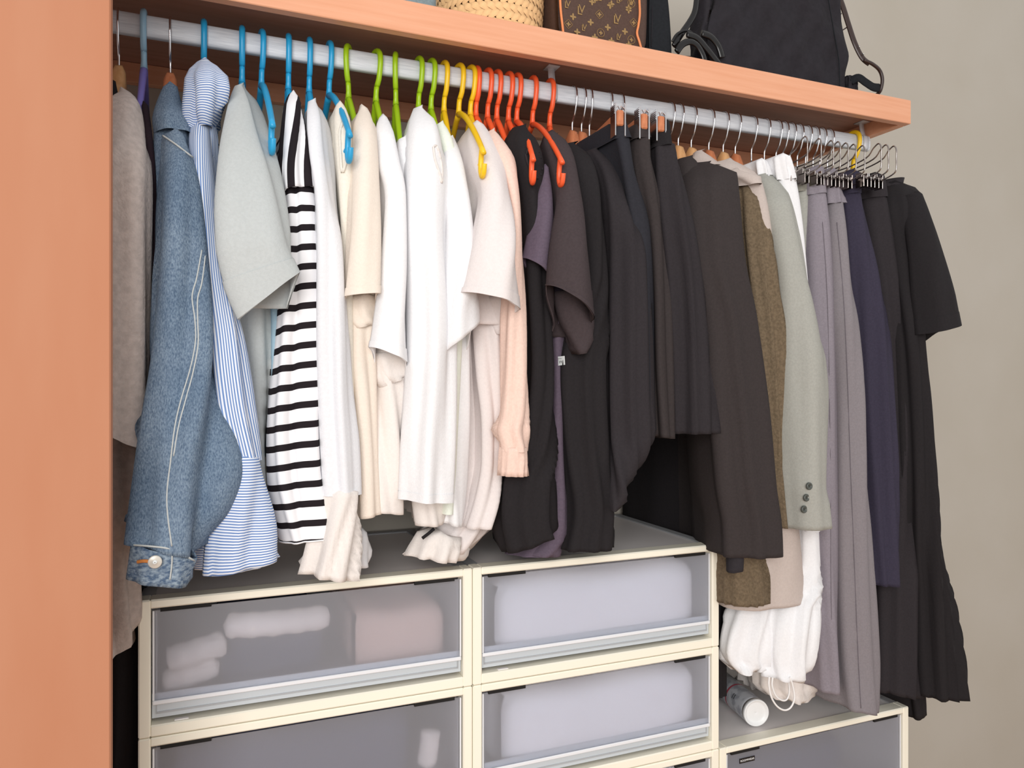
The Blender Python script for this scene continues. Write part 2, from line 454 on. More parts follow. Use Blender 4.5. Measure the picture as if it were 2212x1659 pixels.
def surf(c, px, py, lift=0.0015):
    """Point on a cloth's near face that the photo shows at (px, py)."""
    d = sorted(((qx - px) ** 2 + (qy - py) ** 2, i) for i, (qx, qy) in enumerate(c.pix))[:4]
    wsum = sum(1 / (a + 1) for a, _ in d)
    Y = sum(c.front[i].y / (a + 1) for a, i in d) / wsum
    return unproj(px, py, Y - lift)
def seam(name, c, pts, rad, mat, parent, lift=0.0012, per=6):
    P = [surf(c, a, b_, lift) for a, b_ in smooth_path(pts, per)]
    return mk(name, *tube(P, rad, 6), mat, parent)
def hem_band(name, c, mat, parent, k0=0.9, k1=1.0, out=0.0012):
    """A doubled-over hem: a thin raised strip round the lower rows."""
    nr = len(c.grid); a = max(0, min(nr - 2, int(nr * k0))); rr = list(range(a, nr))
    v, f = [], []
    for ri in rr:
        cen = sum((c.verts[i] for i in c.grid[ri]), Vector()) / c.n
        for i in c.grid[ri]:
            p = c.verts[i]; d = p - cen; d.z = 0; d.normalize(); v.append(p + d * out)
    m = c.n
    for k in range(len(rr) - 1):
        for j in range(m): f.append((k * m + j, (k + 1) * m + j, (k + 1) * m + (j + 1) % m, k * m + (j + 1) % m))
    return mk(name, v, f, mat, parent)

# ------------------------------------------------------------------ the room
def struct(name, vf, mat, parent=None, smooth=False):
    o = mk(name, *vf, mat, parent, smooth); o['kind'] = 'structure'; return o
struct('wall_back', box(-1.6, 3.2, YW, YW + 0.1, 0, 2.7), 'wall_paint')
struct('floor', box(-1.6, 3.2, -1.6, YW, -0.05, 0), 'floor_wood')
struct('door_1', box(-1.25, -0.0908, 0.92, 0.942, 0.01, 2.35, 0.0015), 'door_wood')

# shelf
XSR = 1.3855; XSL = -1.2
sh = root('closet_shelf', (0, YS, ZS), 'orange-brown wooden shelf board carrying the bags above the hanging rod', 'shelf')
mk('board', *box(XSL, XSR - 0.018, YS + 0.018, YW - 0.001, ZU, ZST, 0.001), 'shelf_under_shaded', sh, False)
mk('front_lip', *box(XSL, XSR, YS, YS + 0.0175, ZS, ZST, 0.0012), 'shelf_wood', sh, False)
mk('end_lip', *box(XSR - 0.0178, XSR, YS + 0.018, YW - 0.001, ZS, ZST, 0.0012), 'shelf_wood', sh, False)
mk('back_batten', *box(XSL, XSR - 0.0185, 1.513, YW - 0.001, ZU - 0.036, ZU - 0.0005, 0.001), 'shelf_wood', sh, False)
# rod with its brackets
rod = root('hanging_rod', (0, YR, ZR), 'brushed silver oval clothes rod fixed under the wooden shelf', 'clothes rod')
RX1 = 1.366
def oval(n=28):
    out = []
    for k in range(n):
        a = 2 * PI * k / n; c, s = math.cos(a), math.sin(a)
        y = 0.0085 * math.copysign(abs(c) ** 0.6, c); z = 0.0165 * math.copysign(abs(s) ** 0.8, s)
        rid = 0.0004 * (1 if k % 2 else -1)
        out.append((y + math.copysign(rid, c) * (abs(c) > 0.3), z))
    return out
ov = oval(); v = [(x, YR + y, ZR + z) for x in (XSL, RX1) for (y, z) in ov]; n = len(ov)
mk('tube', v, [(k, (k + 1) % n, n + (k + 1) % n, n + k) for k in range(n)] + [tuple(range(n)), tuple(range(n, 2 * n))], 'rod_steel', rod, False)
for bx in (xat(1192, YR), 1.352):
    mb = MB()
    path = [(YR + 0.002, ZU - 0.002), (YR, ZU - 0.018), (YR - 0.004, ZU - 0.03), (YR - 0.0105, ZR + 0.012), (YR - 0.0108, ZR - 0.012), (YR - 0.004, ZR - 0.0165)]
    for wd, k in ((0.0065, 0),):
        vv = []
        for (y, z) in smooth_path(path, 4):
            for x in (bx - wd, bx + wd):
                vv += [(x, y, z), (x, y + 0.0016, z)]
        m_ = len(vv) // 4; ff = []
        for i in range(m_ - 1):
            a = i * 4; b_ = a + 4
            ff += [(a, a + 2, b_ + 2, b_), (a + 1, b_ + 1, b_ + 3, a + 3), (a, b_, b_ + 1, a + 1), (a + 2, a + 3, b_ + 3, b_ + 2)]
        mb.add((vv, ff))
    mb.add(box(bx - 0.011, bx + 0.011, YR - 0.012, YR + 0.014, ZU - 0.002, ZU - 0.0002))
    mk('bracket', mb.v, mb.f, 'bracket_steel', rod)

# ------------------------------------------------------------------ drawer cases
def case_proto(name, loc, label, group):
    """One stacking case: cream front rim, frosted shell, frosted drawer. Local origin: front left bottom corner."""
    r = root(name, loc, label, 'storage drawer', group)
    W, H, D, rim, rt, rb = DW - 0.0012, DH - 0.0008, DD, 0.0155, 0.0125, 0.0165
    mb = MB()
    mb.add(box(0, rim, 0, 0.03, 0, H, 0.002)); mb.add(box(W - rim, W, 0, 0.03, 0, H, 0.002))
    mb.add(box(rim - 0.001, W - rim + 0.001, 0.0004, 0.03, H - rt, H - 0.0002, 0.002)); mb.add(box(rim - 0.001, W - rim + 0.001, 0.0004, 0.03, 0.0002, rb, 0.002))
    mk('front_frame', mb.v, mb.f, 'cream_plastic', r, False, None, False)
    mb = MB()
    mb.add(box(0.002, 0.006, 0.03, D, 0.001, H - 0.001)); mb.add(box(W - 0.006, W - 0.002, 0.03, D, 0.001, H - 0.001))
    mb.add(box(0.006, W - 0.006, D - 0.004, D, 0.001, H - 0.001)); mb.add(box(0.006, W - 0.006, 0.03, D - 0.004, 0.001, 0.005))
    mk('shell', mb.v, mb.f, 'frosted_body', r, False, None, False)
    mk('top_panel', *box(0.02, W - 0.02, 0.03, D - 0.015, H - 0.006, H - 0.0035), 'case_top', r, False, None, False)
    mb = MB()
    mb.add(box(0.006, 0.0198, 0.0302, D - 0.0042, H - 0.007, H - 0.001)); mb.add(box(W - 0.0198, W - 0.006, 0.0302, D - 0.0042, H - 0.007, H - 0.001))
    mb.add(box(0.0198, W - 0.0198, D - 0.0148, D - 0.0042, H - 0.007, H - 0.001))
    mk('top_rim', mb.v, mb.f, 'frosted_body', r, False, None, False)
    # drawer
    z0, z1 = rb + 0.028, H - rt - 0.0045
    mb = MB(); mb.add(box(rim + 0.002, W - rim - 0.002, 0.007, 0.0085, z0, z1))
    dr = mk('drawer_front', mb.v, mb.f, 'frosted_front', r, False, None, False)
    mb = MB()
    mb.add(box(rim + 0.002, W - rim - 0.002, 0.004, 0.0068, z0 - 0.002, z0 + 0.004, 0.001))
    mb.add(box(rim + 0.002, rim + 0.0045, 0.0045, 0.0068, z0 + 0.0042, z1, 0.0005)); mb.add(box(W - rim - 0.0045, W - rim - 0.002, 0.0045, 0.0068, z0 + 0.0042, z1, 0.0005))
    q = mk('drawer_edge', mb.v, mb.f, 'milky', dr, False, None, False)
    mb = MB()
    mb.add(box(rim + 0.008, W - rim - 0.008, 0.009, D - 0.03, rb + 0.012, rb + 0.0145))
    mk('tray_front', *box(rim + 0.0012, W - rim - 0.0012, 0.0105, 0.0125, rb + 0.006, z0 + 0.012), 'milky_blue', dr, False, None, False)
    mb.add(box(rim + 0.006, rim + 0.0075, 0.0086, D - 0.03, rb + 0.012, z1 - 0.004)); mb.add(box(W - rim - 0.0075, W - rim - 0.006, 0.0086, D - 0.03, rb + 0.012, z1 - 0.004))
    mk('drawer_tray', mb.v, mb.f, 'frosted_body', dr, False, None, False)
    for x in (rim + 0.012, W - rim - 0.080):
        mk('grip_slot_shade', *box(x, x + 0.066, 0.0026, 0.0068, z1 - 0.0012, z1 + 0.0042), 'slot_dark', dr, False, None, False)  # solid black strip standing in for the shaded gap above the drawer front
    mk('stop_tab', *box(rim + 0.03, rim + 0.048, 0.006, 0.012, rb - 0.0004, rb + 0.0012), 'case_top', r, False, None, False)
    return r
def copy_tree(o, parent=None):
    c = o.copy(); COL.objects.link(c); c.parent = parent
    for ch in list(o.children): copy_tree(ch, c)
    return c
ZB = ZDT - 5 * DH
proto = None
cols = [(DX0, 5), (DX0 + DW, 5), (DX0 + 2 * DW + 0.001, 3)]
lab = {
 (0, 4): 'frosted drawer case with pale rolled socks showing through, topmost below the denim jacket',
 (0, 3): 'frosted drawer case with dark clothes inside, directly below the one with rolled socks',
 (1, 4): 'frosted drawer case with added white clothes inside, topmost below the black shirts',
 (1, 3): 'frosted drawer case with added white clothes inside, second from the top of its stack',
 (2, 2): 'frosted drawer case with a black word label and a spray can lying on top'}
units = {}
for ci, (x, nrow) in enumerate(cols):
    for k in range(nrow):
        lb = lab.get((ci, k), 'frosted drawer case, %s, in the %s' % (('lowest on the floor', 'second from the floor', 'third from the floor')[k % 3], ('stack with the rolled socks', 'stack with the added white clothes', 'short stack under the spray can')[ci]))
        g = 'stacked frosted drawer cases'
        if proto is None: u = proto = case_proto('drawer_case', (x, YD, ZB + k * DH), lb, g)
        else:
            u = copy_tree(proto); u.location = (x, YD, ZB + k * DH); u['label'] = lb
        units[ci, k] = u
# word label on the third stack
u = units[2, 2]; dfr = [c for c in u.children if c.name.startswith('drawer_front')][0]
o = Vector(u.location); q_ = unproj(1614, 1641, YD + 0.006) - o; lx, lz = q_.x, q_.z
tp = mk('word_label', *box(lx - 0.018, lx + 0.018, 0.0055, 0.0069, lz - 0.0046, lz + 0.0046, 0.0003), 'tape_black', dfr, False, None, False)
text_mesh('lettering', 'ROOMWEAR', 0.0056, 'print_white', tp, Matrix.Translation(o + Vector((lx, 0.0054, lz))) @ Matrix.Rotation(PI / 2, 4, 'X'))
# what shows through the drawer fronts
def blob(name, pts, rad, mat, label, cat, group, flat=1.0, n=14, lump=0.0, seed=1):
    P = smooth_path(pts, 6); m_ = len(P); rr = []
    rn = random.Random(seed)
    for i in range(m_):
        t = i / (m_ - 1); e = min(1, math.sqrt(max(0.0, 1 - (2 * t - 1) ** 6)) + 0.12)
        rr.append(rad * e * (1 + lump * math.sin(i * 1.9 + seed)))
    o = mk(name, *tube(P, rr, n, False, flat), mat)
    return tag(o, label, cat, group)
def inside(ci, k, x, y, z): return (cols[ci][0] + x, YD + y, ZB + k * DH + z)
I = inside
blob('rolled_socks', [I(0, 4, .034, .035, .093), I(0, 4, .07, .033, .1), I(0, 4, .115, .04, .108)], 0.0185, 'sock_white', 'pale rolled socks lying on another roll at the end of the drawer', 'socks', 'socks behind the frosted drawer', lump=.08)
blob('rolled_socks', [I(0, 4, .028, .04, .062), I(0, 4, .06, .037, .066), I(0, 4, .105, .04, .077)], 0.0165, 'sock_white', 'pale rolled socks at the bottom under another roll in the drawer', 'socks', 'socks behind the frosted drawer', lump=.08, seed=3)
blob('rolled_socks', [I(0, 4, .11, .03, .135), I(0, 4, .16, .028, .131), I(0, 4, .22, .035, .128), I(0, 4, .265, .04, .128)], 0.0185, 'sock_white', 'long pale rolled socks lying across the dark clothes in the drawer', 'socks', 'socks behind the frosted drawer', lump=.08, seed=5)
def pad(name, p0, p1, mat, label, group, bulge=0.012, seed=1, cat='clothes'):
    """Softly folded stack of cloth: rounded block with sagging, uneven faces."""
    nx, ny, nz = 12, 8, 6; rn = random.Random(seed); v = []; f = []; idx = {}
    c = [(a + b_) / 2 for a, b_ in zip(p0, p1)]; hh = [(b_ - a) / 2 for a, b_ in zip(p0, p1)]
    def key(i, j, k):
        if (i, j, k) not in idx:
            a, b_, g = 2 * i / nx - 1, 2 * j / ny - 1, 2 * k / nz - 1
            e = 9.0; L = (abs(a) ** e + abs(b_) ** e + abs(g) ** e) ** (1 / e); mx = max(abs(a), abs(b_), abs(g))
            s = mx / L if L else 0
            w_ = 1 + bulge * 6 * math.sin(a * 4 + seed) * math.cos(b_ * 3 + seed * 2) * 0.2
            idx[i, j, k] = len(v)
            v.append((c[0] + a * s * hh[0] * w_, c[1] + b_ * s * hh[1], c[2] + g * s * hh[2] * (1 + 0.06 * math.sin(a * 5 + seed))))
        return idx[i, j, k]
    for i in range(nx):
        for j in range(ny):
            for k in (0, nz): f.append((key(i, j, k), key(i + 1, j, k), key(i + 1, j + 1, k), key(i, j + 1, k)))
    for i in range(nx):
        for k in range(nz):
            for j in (0, ny): f.append((key(i, j, k), key(i + 1, j, k), key(i + 1, j, k + 1), key(i, j, k + 1)))
    for j in range(ny):
        for k in range(nz):
            for i in (0, nx): f.append((key(i, j, k), key(i, j + 1, k), key(i, j + 1, k + 1), key(i, j, k + 1)))
    return tag(mk(name, v, f, mat), label, cat, group)
pad('folded_clothes', I(0, 4, .10, .06, .031), I(0, 4, .262, .30, .112), 'stored_dark', 'dark folded clothes behind rolled socks in the top frosted drawer', None, seed=2)
pad('folded_clothes', I(0, 4, .30, .035, .031), I(0, 4, .455, .30, .125), 'stored_pink', 'pale pink folded clothes beside the dark ones in the top frosted drawer', None, seed=5)
pad('folded_clothes', I(0, 3, .03, .03, .031), I(0, 3, .40, .30, .150), 'stored_dark', 'dark folded clothes filling the drawer below the rolled socks', None, seed=3)
blob('rolled_socks', [I(0, 3, .418, .035, .06), I(0, 3, .422, .033, .09), I(0, 3, .426, .035, .118)], 0.016, 'sock_white', 'single pale roll standing beside dark clothes in the lower drawer', 'socks', 'socks behind the frosted drawer', lump=.05, seed=8)
pad('folded_clothes', I(1, 4, .030, .0130, .033), I(1, 4, .455, .30, .157), 'stored_white', 'white folded clothes added to brighten the top drawer below the black shirts', None, seed=4)  # invented contents, set close behind the frosted front to keep it bright
pad('folded_clothes', I(1, 3, .040, .0130, .033), I(1, 3, .455, .30, .157), 'stored_white', 'white folded clothes added to brighten the second drawer below the black shirts', None, seed=6)  # added white contents that brighten this frosted front too
pad('folded_clothes', I(1, 2, .04, .03, .033), I(1, 2, .45, .30, .150), 'stored_white', 'white folded clothes in the third drawer below the black shirts', None, seed=7)
pad('folded_clothes', I(2, 2, .03, .05, .031), I(2, 2, .37, .30, .125), 'stored_dark', 'dark folded clothes behind the word label on the frosted drawer', None, seed=9)

# ------------------------------------------------------------------ hangers
HC = {}
def hook_path(rr=0.0165, wire=False):
    c = 0.0048 if not wire else 0.0
    p = []
    for i in range(11):
        a = math.radians(-35 + 215 * i / 10)
        p.append((0, rr * math.cos(a), c + rr * math.sin(a)))
    if wire: p += [(0, -rr * .98, c - .012), (0, -.010, -.036), (0, -.002, -.046), (0, 0, -.055), (0, 0, -.075)]
    else: p += [(0, -rr * 0.98, c - .012), (0, -.011, -.028), (0, -.003, -.038)]
    return p
def local(vf, o, yaw):
    M = Matrix.Rotation(yaw, 3, 'Z')
    return [M @ Vector(v) for v in vf[0]], vf[1]
def cached(key, fn):
    if key not in HC: HC[key] = fn()
    return HC[key]
def link_part(name, me, parent):
    o = bpy.data.objects.new(name, me); COL.objects.link(o); o.parent = parent; return o
def me_of(name, vf, mat, smooth=True):
    me = bpy.data.meshes.new(name); me.from_pydata([tuple(v) for v in vf[0]], [], vf[1])
    if smooth: me.polygons.foreach_set('use_smooth', [True] * len(me.polygons))
    me.materials.append(MATS[mat]); return me
def arm_pts(sg, d1, dr, pw, n=14):
    return [(0, sg * d1 * i / n, -.064 - dr * (i / n) ** pw) for i in range(n + 1)]
def plastic_hanger(x, mat, label, group, yaw=0.0, mat2=None, hook_yaw=0.0, bare=False):
    r = root('plastic_hanger', (x, YR, ZR), label, 'clothes hanger', group)
    r.rotation_euler = (0, 0, yaw)
    m2 = mat2 or mat
    h = link_part('hook', cached(('hk', mat), lambda: me_of('hook', tube(smooth_path(hook_path(), 2), 0.0045, 10), mat)), r); h.rotation_euler = (0, 0, hook_yaw - yaw)
    h = link_part('neck', cached(('nk', mat), lambda: me_of('neck', tube([(0, -.003, -.037), (0, -.001, -.045), (0, 0, -.052), (0, 0, -.066)], [.0042, .0043, .0043, .0056], 8, False, 1.25), mat)), r); h.rotation_euler = (0, 0, hook_yaw - yaw)
    d1, dr, pw = (0.188, 0.122, 1.35) if bare else (0.112, 0.118, 1.1)
    for sg in (-1, 1):
        def arm():
            return me_of('arm', tube(arm_pts(sg, d1, dr, pw), [.0054 - .0012 * i / 14 for i in range(15)], 8, False, 1.0), m2)
        link_part('arm', cached(('arm', m2, sg, bare), arm), r)
        if not bare: continue
        def notch():
            ctrl = [(0, sg * .176, -.176), (0, sg * .170, -.192), (0, sg * .169, -.207), (0, sg * .176, -.218), (0, sg * .187, -.216), (0, sg * .192, -.203)]
            return me_of('end_notch', tube(smooth_path(ctrl, 4), 0.0042, 8), m2)
        link_part('end_notch', cached(('nt', m2, sg), notch), r)
    hb_ = .170 if bare else .106; zb_ = -.196 if bare else -.184
    def bar():
        return me_of('crossbar', tube([(0, -hb_ + 2 * hb_ * i / 8, zb_ - .006 * math.sin(PI * i / 8)) for i in range(9)], 0.0032, 8), m2)
    link_part('crossbar', cached(('bar', m2, bare), bar), r)
    return r
def hookx(px): return xat(px, YR)
def wire_hook(mat='chrome'):
    return cached(('wh', mat), lambda: me_of('hook', tube(smooth_path(hook_path(.019, True), 3), 0.0016, 8), mat))
def wooden_hanger(x, mat, label, group, yaw=0.0, drop=0.0):
    r = root('wooden_hanger', (x, YR, ZR), label, 'clothes hanger', group); r.rotation_euler = (0, 0, yaw)
    link_part('hook', wire_hook(), r)
    def body():
        v, f = [], []; n = 48
        for i in range(n + 1):
            y = -.128 + .256 * i / n; d = abs(y) / .128
            zc = -.094 - .112 * d ** 1.15; hh = .011 + .022 * (1 - sst(.010, .022, abs(y))); wx = .0105 + .002 * sst(.55, 1, d)
            for a in range(10):
                q = 2 * PI * a / 10
                v.append((wx * math.copysign(abs(math.cos(q)) ** .7, math.cos(q)), y, zc + hh * math.copysign(abs(math.sin(q)) ** .8, math.sin(q))))
        for i in range(n):
            for a in range(10): f.append((i * 10 + a, i * 10 + (a + 1) % 10, (i + 1) * 10 + (a + 1) % 10, (i + 1) * 10 + a))
        f.append(tuple(range(10))); f.append(tuple(n * 10 + k for k in range(10)))
        return me_of('body', (v, f), mat)
    link_part('body', cached(('wb', mat), body), r)
    return r
def clamp_hanger(x, label, group, half=0.15, zt=-0.086, bar='red_wood', yaw=0.0):
    """Wooden bar with two metal spring clips."""
    r = root('clip_hanger', (x, YR, ZR), label, 'clothes hanger', group); r.rotation_euler = (0, 0, yaw)
    link_part('hook', wire_hook(), r)
    link_part('bar', cached(('cb', bar), lambda: me_of('bar', box(-.006, .006, -half - .012, half + .012, zt - .017, zt + .009, .002), bar, False)), r)
    for sg in (-1, 1):
        def clip():
            mb = MB(); y = sg * half
            for s in (-1, 1):
                mb.add(box(s * .0085 - .0012, s * .0085 + .0012, y - .011, y + .011, zt - .034, zt + .02, .0005))
                mb.add(tube([(s * .0085, y - .008, zt + .012), (s * .003, y - .008, zt + .016), (s * -.002, y - .008, zt + .006), (s * .006, y - .008, zt - .012)], .0013, 6))
                mb.add(tube([(s * .0085, y + .008, zt + .012), (s * .003, y + .008, zt + .016), (s * -.002, y + .008, zt + .006), (s * .006, y + .008, zt - .012)], .0013, 6))
            for k in range(5): mb.add(box(-.0104, -.0098, y - .009, y + .009, zt + .003 + k * .0032, zt + .0045 + k * .0032))
            return me_of('clip', (mb.v, mb.f), 'chrome', False)
        link_part('clip', cached(('cl', sg, half, zt), clip), r)
    return r
def wire_hanger(x, label, group, yaw=0.0, ln=0.165, zt=-0.068, hh=0.046):
    """Chrome wire trouser hanger: closed wire frame with curled end and two clips on the lower wire."""
    r = root('wire_clip_hanger', (x, YR, ZR), label, 'clothes hanger', group); r.rotation_euler = (0, 0, yaw)
    link_part('hook', wire_hook('chrome'), r)
    def fr(sg):
        c = [(0, 0, -.074), (0, sg * .012, -.09), (0, sg * (ln * .5), zt - .027), (0, sg * (ln - .035), zt - .020), (0, sg * (ln - .018), zt - .006), (0, sg * (ln - .006), zt), (0, sg * ln, zt - .008),
             (0, sg * ln, zt - .026), (0, sg * ln, zt - hh), (0, sg * (ln - .006), zt - hh - .008), (0, sg * (ln - .03), zt - hh - .014), (0, sg * ln * .5, zt - hh - .022), (0, sg * .01, zt - hh - .026), (0, 0, zt - hh - .026)]
        return me_of('frame', tube(smooth_path(c, 4), 0.0014, 7), 'chrome_dark_reflect')
    for sg in (-1, 1): link_part('frame', cached(('wf', sg, ln, zt, hh), lambda: fr(sg)), r)
    for sg in (-1, 1):
        def clip():
            mb = MB(); y = sg * (ln - .045); z = zt - hh - .010
            for s in (-1, 1):
                mb.add(box(s * .005 - .001, s * .005 + .001, y - .010, y + .010, z - .02, z + .002, .0004))
                mb.add(box(s * .008 - .001, s * .008 + .001, y - .008, y + .008, z - .002, z + .008, .0004))
            mb.add(tube([(0.0, y - .011, z - .002), (0.0, y + .011, z - .002)], .0035, 8))
            return me_of('clip', (mb.v, mb.f), 'chrome_dark_reflect', False)
        link_part('clip', cached(('wc', sg, ln, zt, hh), clip), r)
    return r

# ------------------------------------------------------------------ hangers on the rod, left to right
GP = 'hangers on the rod'
wooden_hanger(hookx(257), 'beech', 'pale wooden hanger with a steel hook carrying the grey felt coat', GP)
plastic_hanger(hookx(311), 'pale_blue_plastic', 'pale blue and lilac plastic hanger between the grey coat and the denim jacket', GP, 0.0, 'lilac_plastic')
wooden_hanger(hookx(368), 'red_wood', 'reddish wooden hanger with a steel hook carrying the denim jacket', GP)
def ph(px, mat, what, hook_yaw=0.0, front=None, bare=False):
    xh = hookx(px); yaw = 0.0
    if front: yaw = math.asin(max(-.6, min(.6, (xat(front, 1.1) - xh) / (YR - 1.1))))
    return plastic_hanger(xh, mat + '_plastic', {'blue': 'sky blue', 'lime': 'lime green', 'yellow': 'yellow', 'orange': 'orange'}[mat] + ' plastic hanger ' + what, mat + ' plastic hangers', yaw, None, hook_yaw, bare)
ph(440, 'blue', 'carrying the blue pinstriped shirt', 0.03, front=432)
ph(523, 'blue', 'carrying the grey-blue t-shirt with the wide sleeve', -0.04, front=518)
ph(565, 'blue', 'with bare notched ends carrying the light blue camisole', 0.10, front=583, bare=True)
ph(623, 'blue', 'carrying the black and white striped top', -0.05, front=640)
ph(668, 'blue', 'carrying the white long-sleeved shirt', -0.03, front=690)
ph(711, 'blue', 'carrying the ecru sleeveless top, its end showing in the armhole', 0.08, front=745, bare=True)
ph(753, 'lime', 'carrying the cream t-shirt beside the ecru sleeveless top', -0.42, front=790)
ph(812, 'lime', 'carrying the white t-shirt with the slanting sleeve hem', 0.25, front=845)
ph(855, 'lime', 'with both arms bare, carrying the white v-neck', -0.30, front=872)
ph(904, 'lime', 'carrying the long white shirt with the level hem', 0.12, front=925)
ph(931, 'lime', 'carrying the mint white tank top', 0.15, front=970)
ph(959, 'yellow', 'carrying the white t-shirt beside the mint white tank top', 0.08, front=985)
ph(991, 'yellow', 'whose bare arm curves out over the pearl grey t-shirt', 0.20, front=1032, bare=True)
ph(1016, 'yellow', 'carrying the pearl grey t-shirt with the open sleeve', 0.20, front=1055)
ph(1028, 'orange', 'next to the yellow ones, carrying the blush pink cardigan', 0.05, front=1090)
for q, nth in ((1053, 'second'), (1073, 'third'), (1098, 'fourth')): ph(q, 'orange', nth + ' of its colour counted from the yellow ones, behind the pink cardigan', 0.10, front=q + 55)
ph(1116, 'orange', 'carrying the black tank top, its tip poking out of the armhole', 0.10, front=1146, bare=True)
ph(1150, 'orange', 'whose bare arm curves out over the charcoal t-shirt', 0.05, front=1200, bare=True)
ph(1187, 'orange', 'beside the rod bracket, carrying the charcoal t-shirt', 0.05, front=1225)
for c_ in ph(1843, 'yellow', 'alone at the end of the rod, carrying the long black dress', 0.1).children:
    if c_.name.startswith(('arm', 'crossbar')): c_.scale = (1, 0.62, 1)
wooden_hanger(hookx(1236), 'red_wood', 'reddish wooden hanger just beyond the orange ones, carrying the black shirt', GP)
wooden_hanger(hookx(1256), 'red_wood', 'reddish wooden hanger carrying the long black jacket before the skirts', GP)
def cl_yaw(px, f): return math.asin((xat(f, 1.1) - hookx(px)) / .15)
clamp_hanger(hookx(1273), 'wooden bar clip hanger holding the blue-black skirt', GP, yaw=cl_yaw(1273, 1334))
clamp_hanger(hookx(1315), 'wooden bar clip hanger holding the narrow black skirt in the middle', GP, yaw=cl_yaw(1315, 1385))
clamp_hanger(hookx(1339), 'wooden bar clip hanger holding the black skirt beside the dark coat', GP, yaw=cl_yaw(1339, 1420))
wooden_hanger(hookx(1446), 'beech', 'pale wooden hanger behind the black skirts', GP)
wooden_hanger(hookx(1465), 'beech', 'pale wooden hanger carrying the dark brown-black coat', GP)
wooden_hanger(hookx(1493), 'beech', 'pale wooden hanger carrying the olive knit cardigan', GP)
wooden_hanger(hookx(1531), 'red_wood', 'reddish wooden hanger carrying the beige pink shirt', GP)
wooden_hanger(hookx(1562), 'beech', 'pale wooden hanger carrying the sage green blazer', GP)
wooden_hanger(hookx(1588), 'red_wood', 'reddish wooden hanger beside the white trousers', GP)
for px_, what in ((1623, 'holding the white drawstring trousers'), (1651, 'holding the second white trousers'), (1676, 'holding the sage grey trousers'), (1690, 'holding the lilac grey trousers'),
                  (1706, 'holding the warm grey trousers'), (1722, 'holding the navy trousers'), (1740, 'holding the black skirt beside the long dress')):
    wire_hanger(hookx(px_), 'chrome wire clip hanger ' + what, 'chrome wire hangers', 0.0, 0.155)
for px_, nth in ((1756, 'third'), (1771, 'second'), (1787, 'first')): wire_hanger(hookx(px_), 'empty chrome wire clip hanger, %s counted back from the lone yellow hook' % nth, 'chrome wire hangers', 0.02, 0.172, -0.066)

# ------------------------------------------------------------------ clothes
def gar(name, px, label, cat='clothing', group=None, Y=YR):
    return root(name, (xat(px, Y), YR, ZR - 0.09), label, cat, group), xat(px, Y)
# left end: coats
g, x = gar('black_coat', 214, 'black coat on the far side of the grey felt coat behind the door panel', 'coat')
cloth('body', [(176, 226, 250, 1.20), (215, 212, 256, 1.18), (300, 195, 246, 1.17), (800, 190, 235, 1.17), (1000, 190, 230)], 'cloth_black', g, x, fold=.002, seed=93)
g, x = gar('felt_coat', 257, 'grey felt coat at the end of the rod beside the wooden door panel', 'coat')
cloth('body', [(200, 252, 282, 1.16), (222, 225, 303, 1.11), (300, 200, 312, 1.07), (345, 185, 324, 1.05), (420, 180, 329, 1.04), (700, 175, 321, 1.035), (880, 172, 313), (905, 170, 972, 309, 1.035)], 'felt_grey', g, x, fold=.003, seed=1)
g, x = gar('long_coat', 225, 'long taupe felt coat whose hem shows below the grey coat', 'coat')
cloth('body', [(330, 190, 250, 1.14), (700, 185, 290, 1.13), (950, 180, 309, 1.12), (1150, 180, 304), (1250, 185, 297), (1330, 190, 296), (1440, 200, 1400, 278, 1.12)], 'felt_taupe', g, x, fold=.005, seed=2)
g, x = gar('dark_coat', 285, 'long black coat hanging behind the grey ones beside the drawers', 'coat')
cloth('body', [(300, 230, 300, 1.25), (800, 220, 305, 1.22), (1400, 215, 318, 1.21), (1800, 210, 318, 1.21)], 'cloth_black', g, x, fold=.004, seed=3)
g, x = gar('plum_cardigan', 311, 'dark plum cardigan squeezed between the grey coat and the denim jacket', 'cardigan')
cloth('body', [(228, 306, 320, 1.15), (300, 312, 329, 1.10), (400, 316, 337, 1.09), (620, 316, 340), (900, 308, 332), (1000, 306, 325)], 'cloth_plum_black', g, x, fold=.002, seed=4)
# denim jacket
g, x = gar('denim_jacket', 368, 'washed blue denim jacket with a metal cuff button', 'jacket')
cloth('body', [(225, 338, 392, 1.14), (270, 330, 408, 1.11), (350, 328, 418, 1.09), (700, 330, 430, 1.085), (1050, 330, 430)], 'denim', g, x, fold=.004, seed=5)
cloth('collar', [(187, 352, 383, 1.15), (215, 340, 392, 1.13), (250, 331, 401, 1.10), (285, 334, 408, 1.09)], 'denim', g, x, fold=.002, seed=6, depth=.2)
sl = cloth('sleeve', [(288, 352, 392, 1.08), (340, 346, 417, 1.055), (420, 342, 433, 1.035), (600, 337, 448, 1.02), (800, 330, 475, 1.01), (950, 313, 500, 1.0), (1030, 303, 512, 1.0), (1100, 294, 488, 1.0), (1150, 287, 452, 1.0), (1172, 283, 1205, 425, 1.0)], 'denim', g, xat(385, 1.06), depth=.065, fold=.008, wl=.062, seed=7, capk=.4, back=.03, solid=.0015, nf=26)
cf = cloth('cuff', [(1172, 282, 1208, 426, .998), (1215, 276, 1230, 417, .998), (1252, 271, 1270, 403, .998)], 'denim_cuff', g, xat(355, 1.03), depth=.06, fold=.002, seed=8, capk=.3, back=.03, solid=.002, top=False)
seam('seam', sl, [(352, 293), (380, 312), (417, 340)], .0012, 'thread_pale', g, .004)
seam('sleeve_seam', sl, [(436, 540), (425, 600), (415, 640), (421, 690), (422, 740), (410, 800), (392, 860), (378, 920), (368, 1000), (361, 1060), (362, 1110), (371, 1180)], .0009, 'thread_pale', g, .0003)
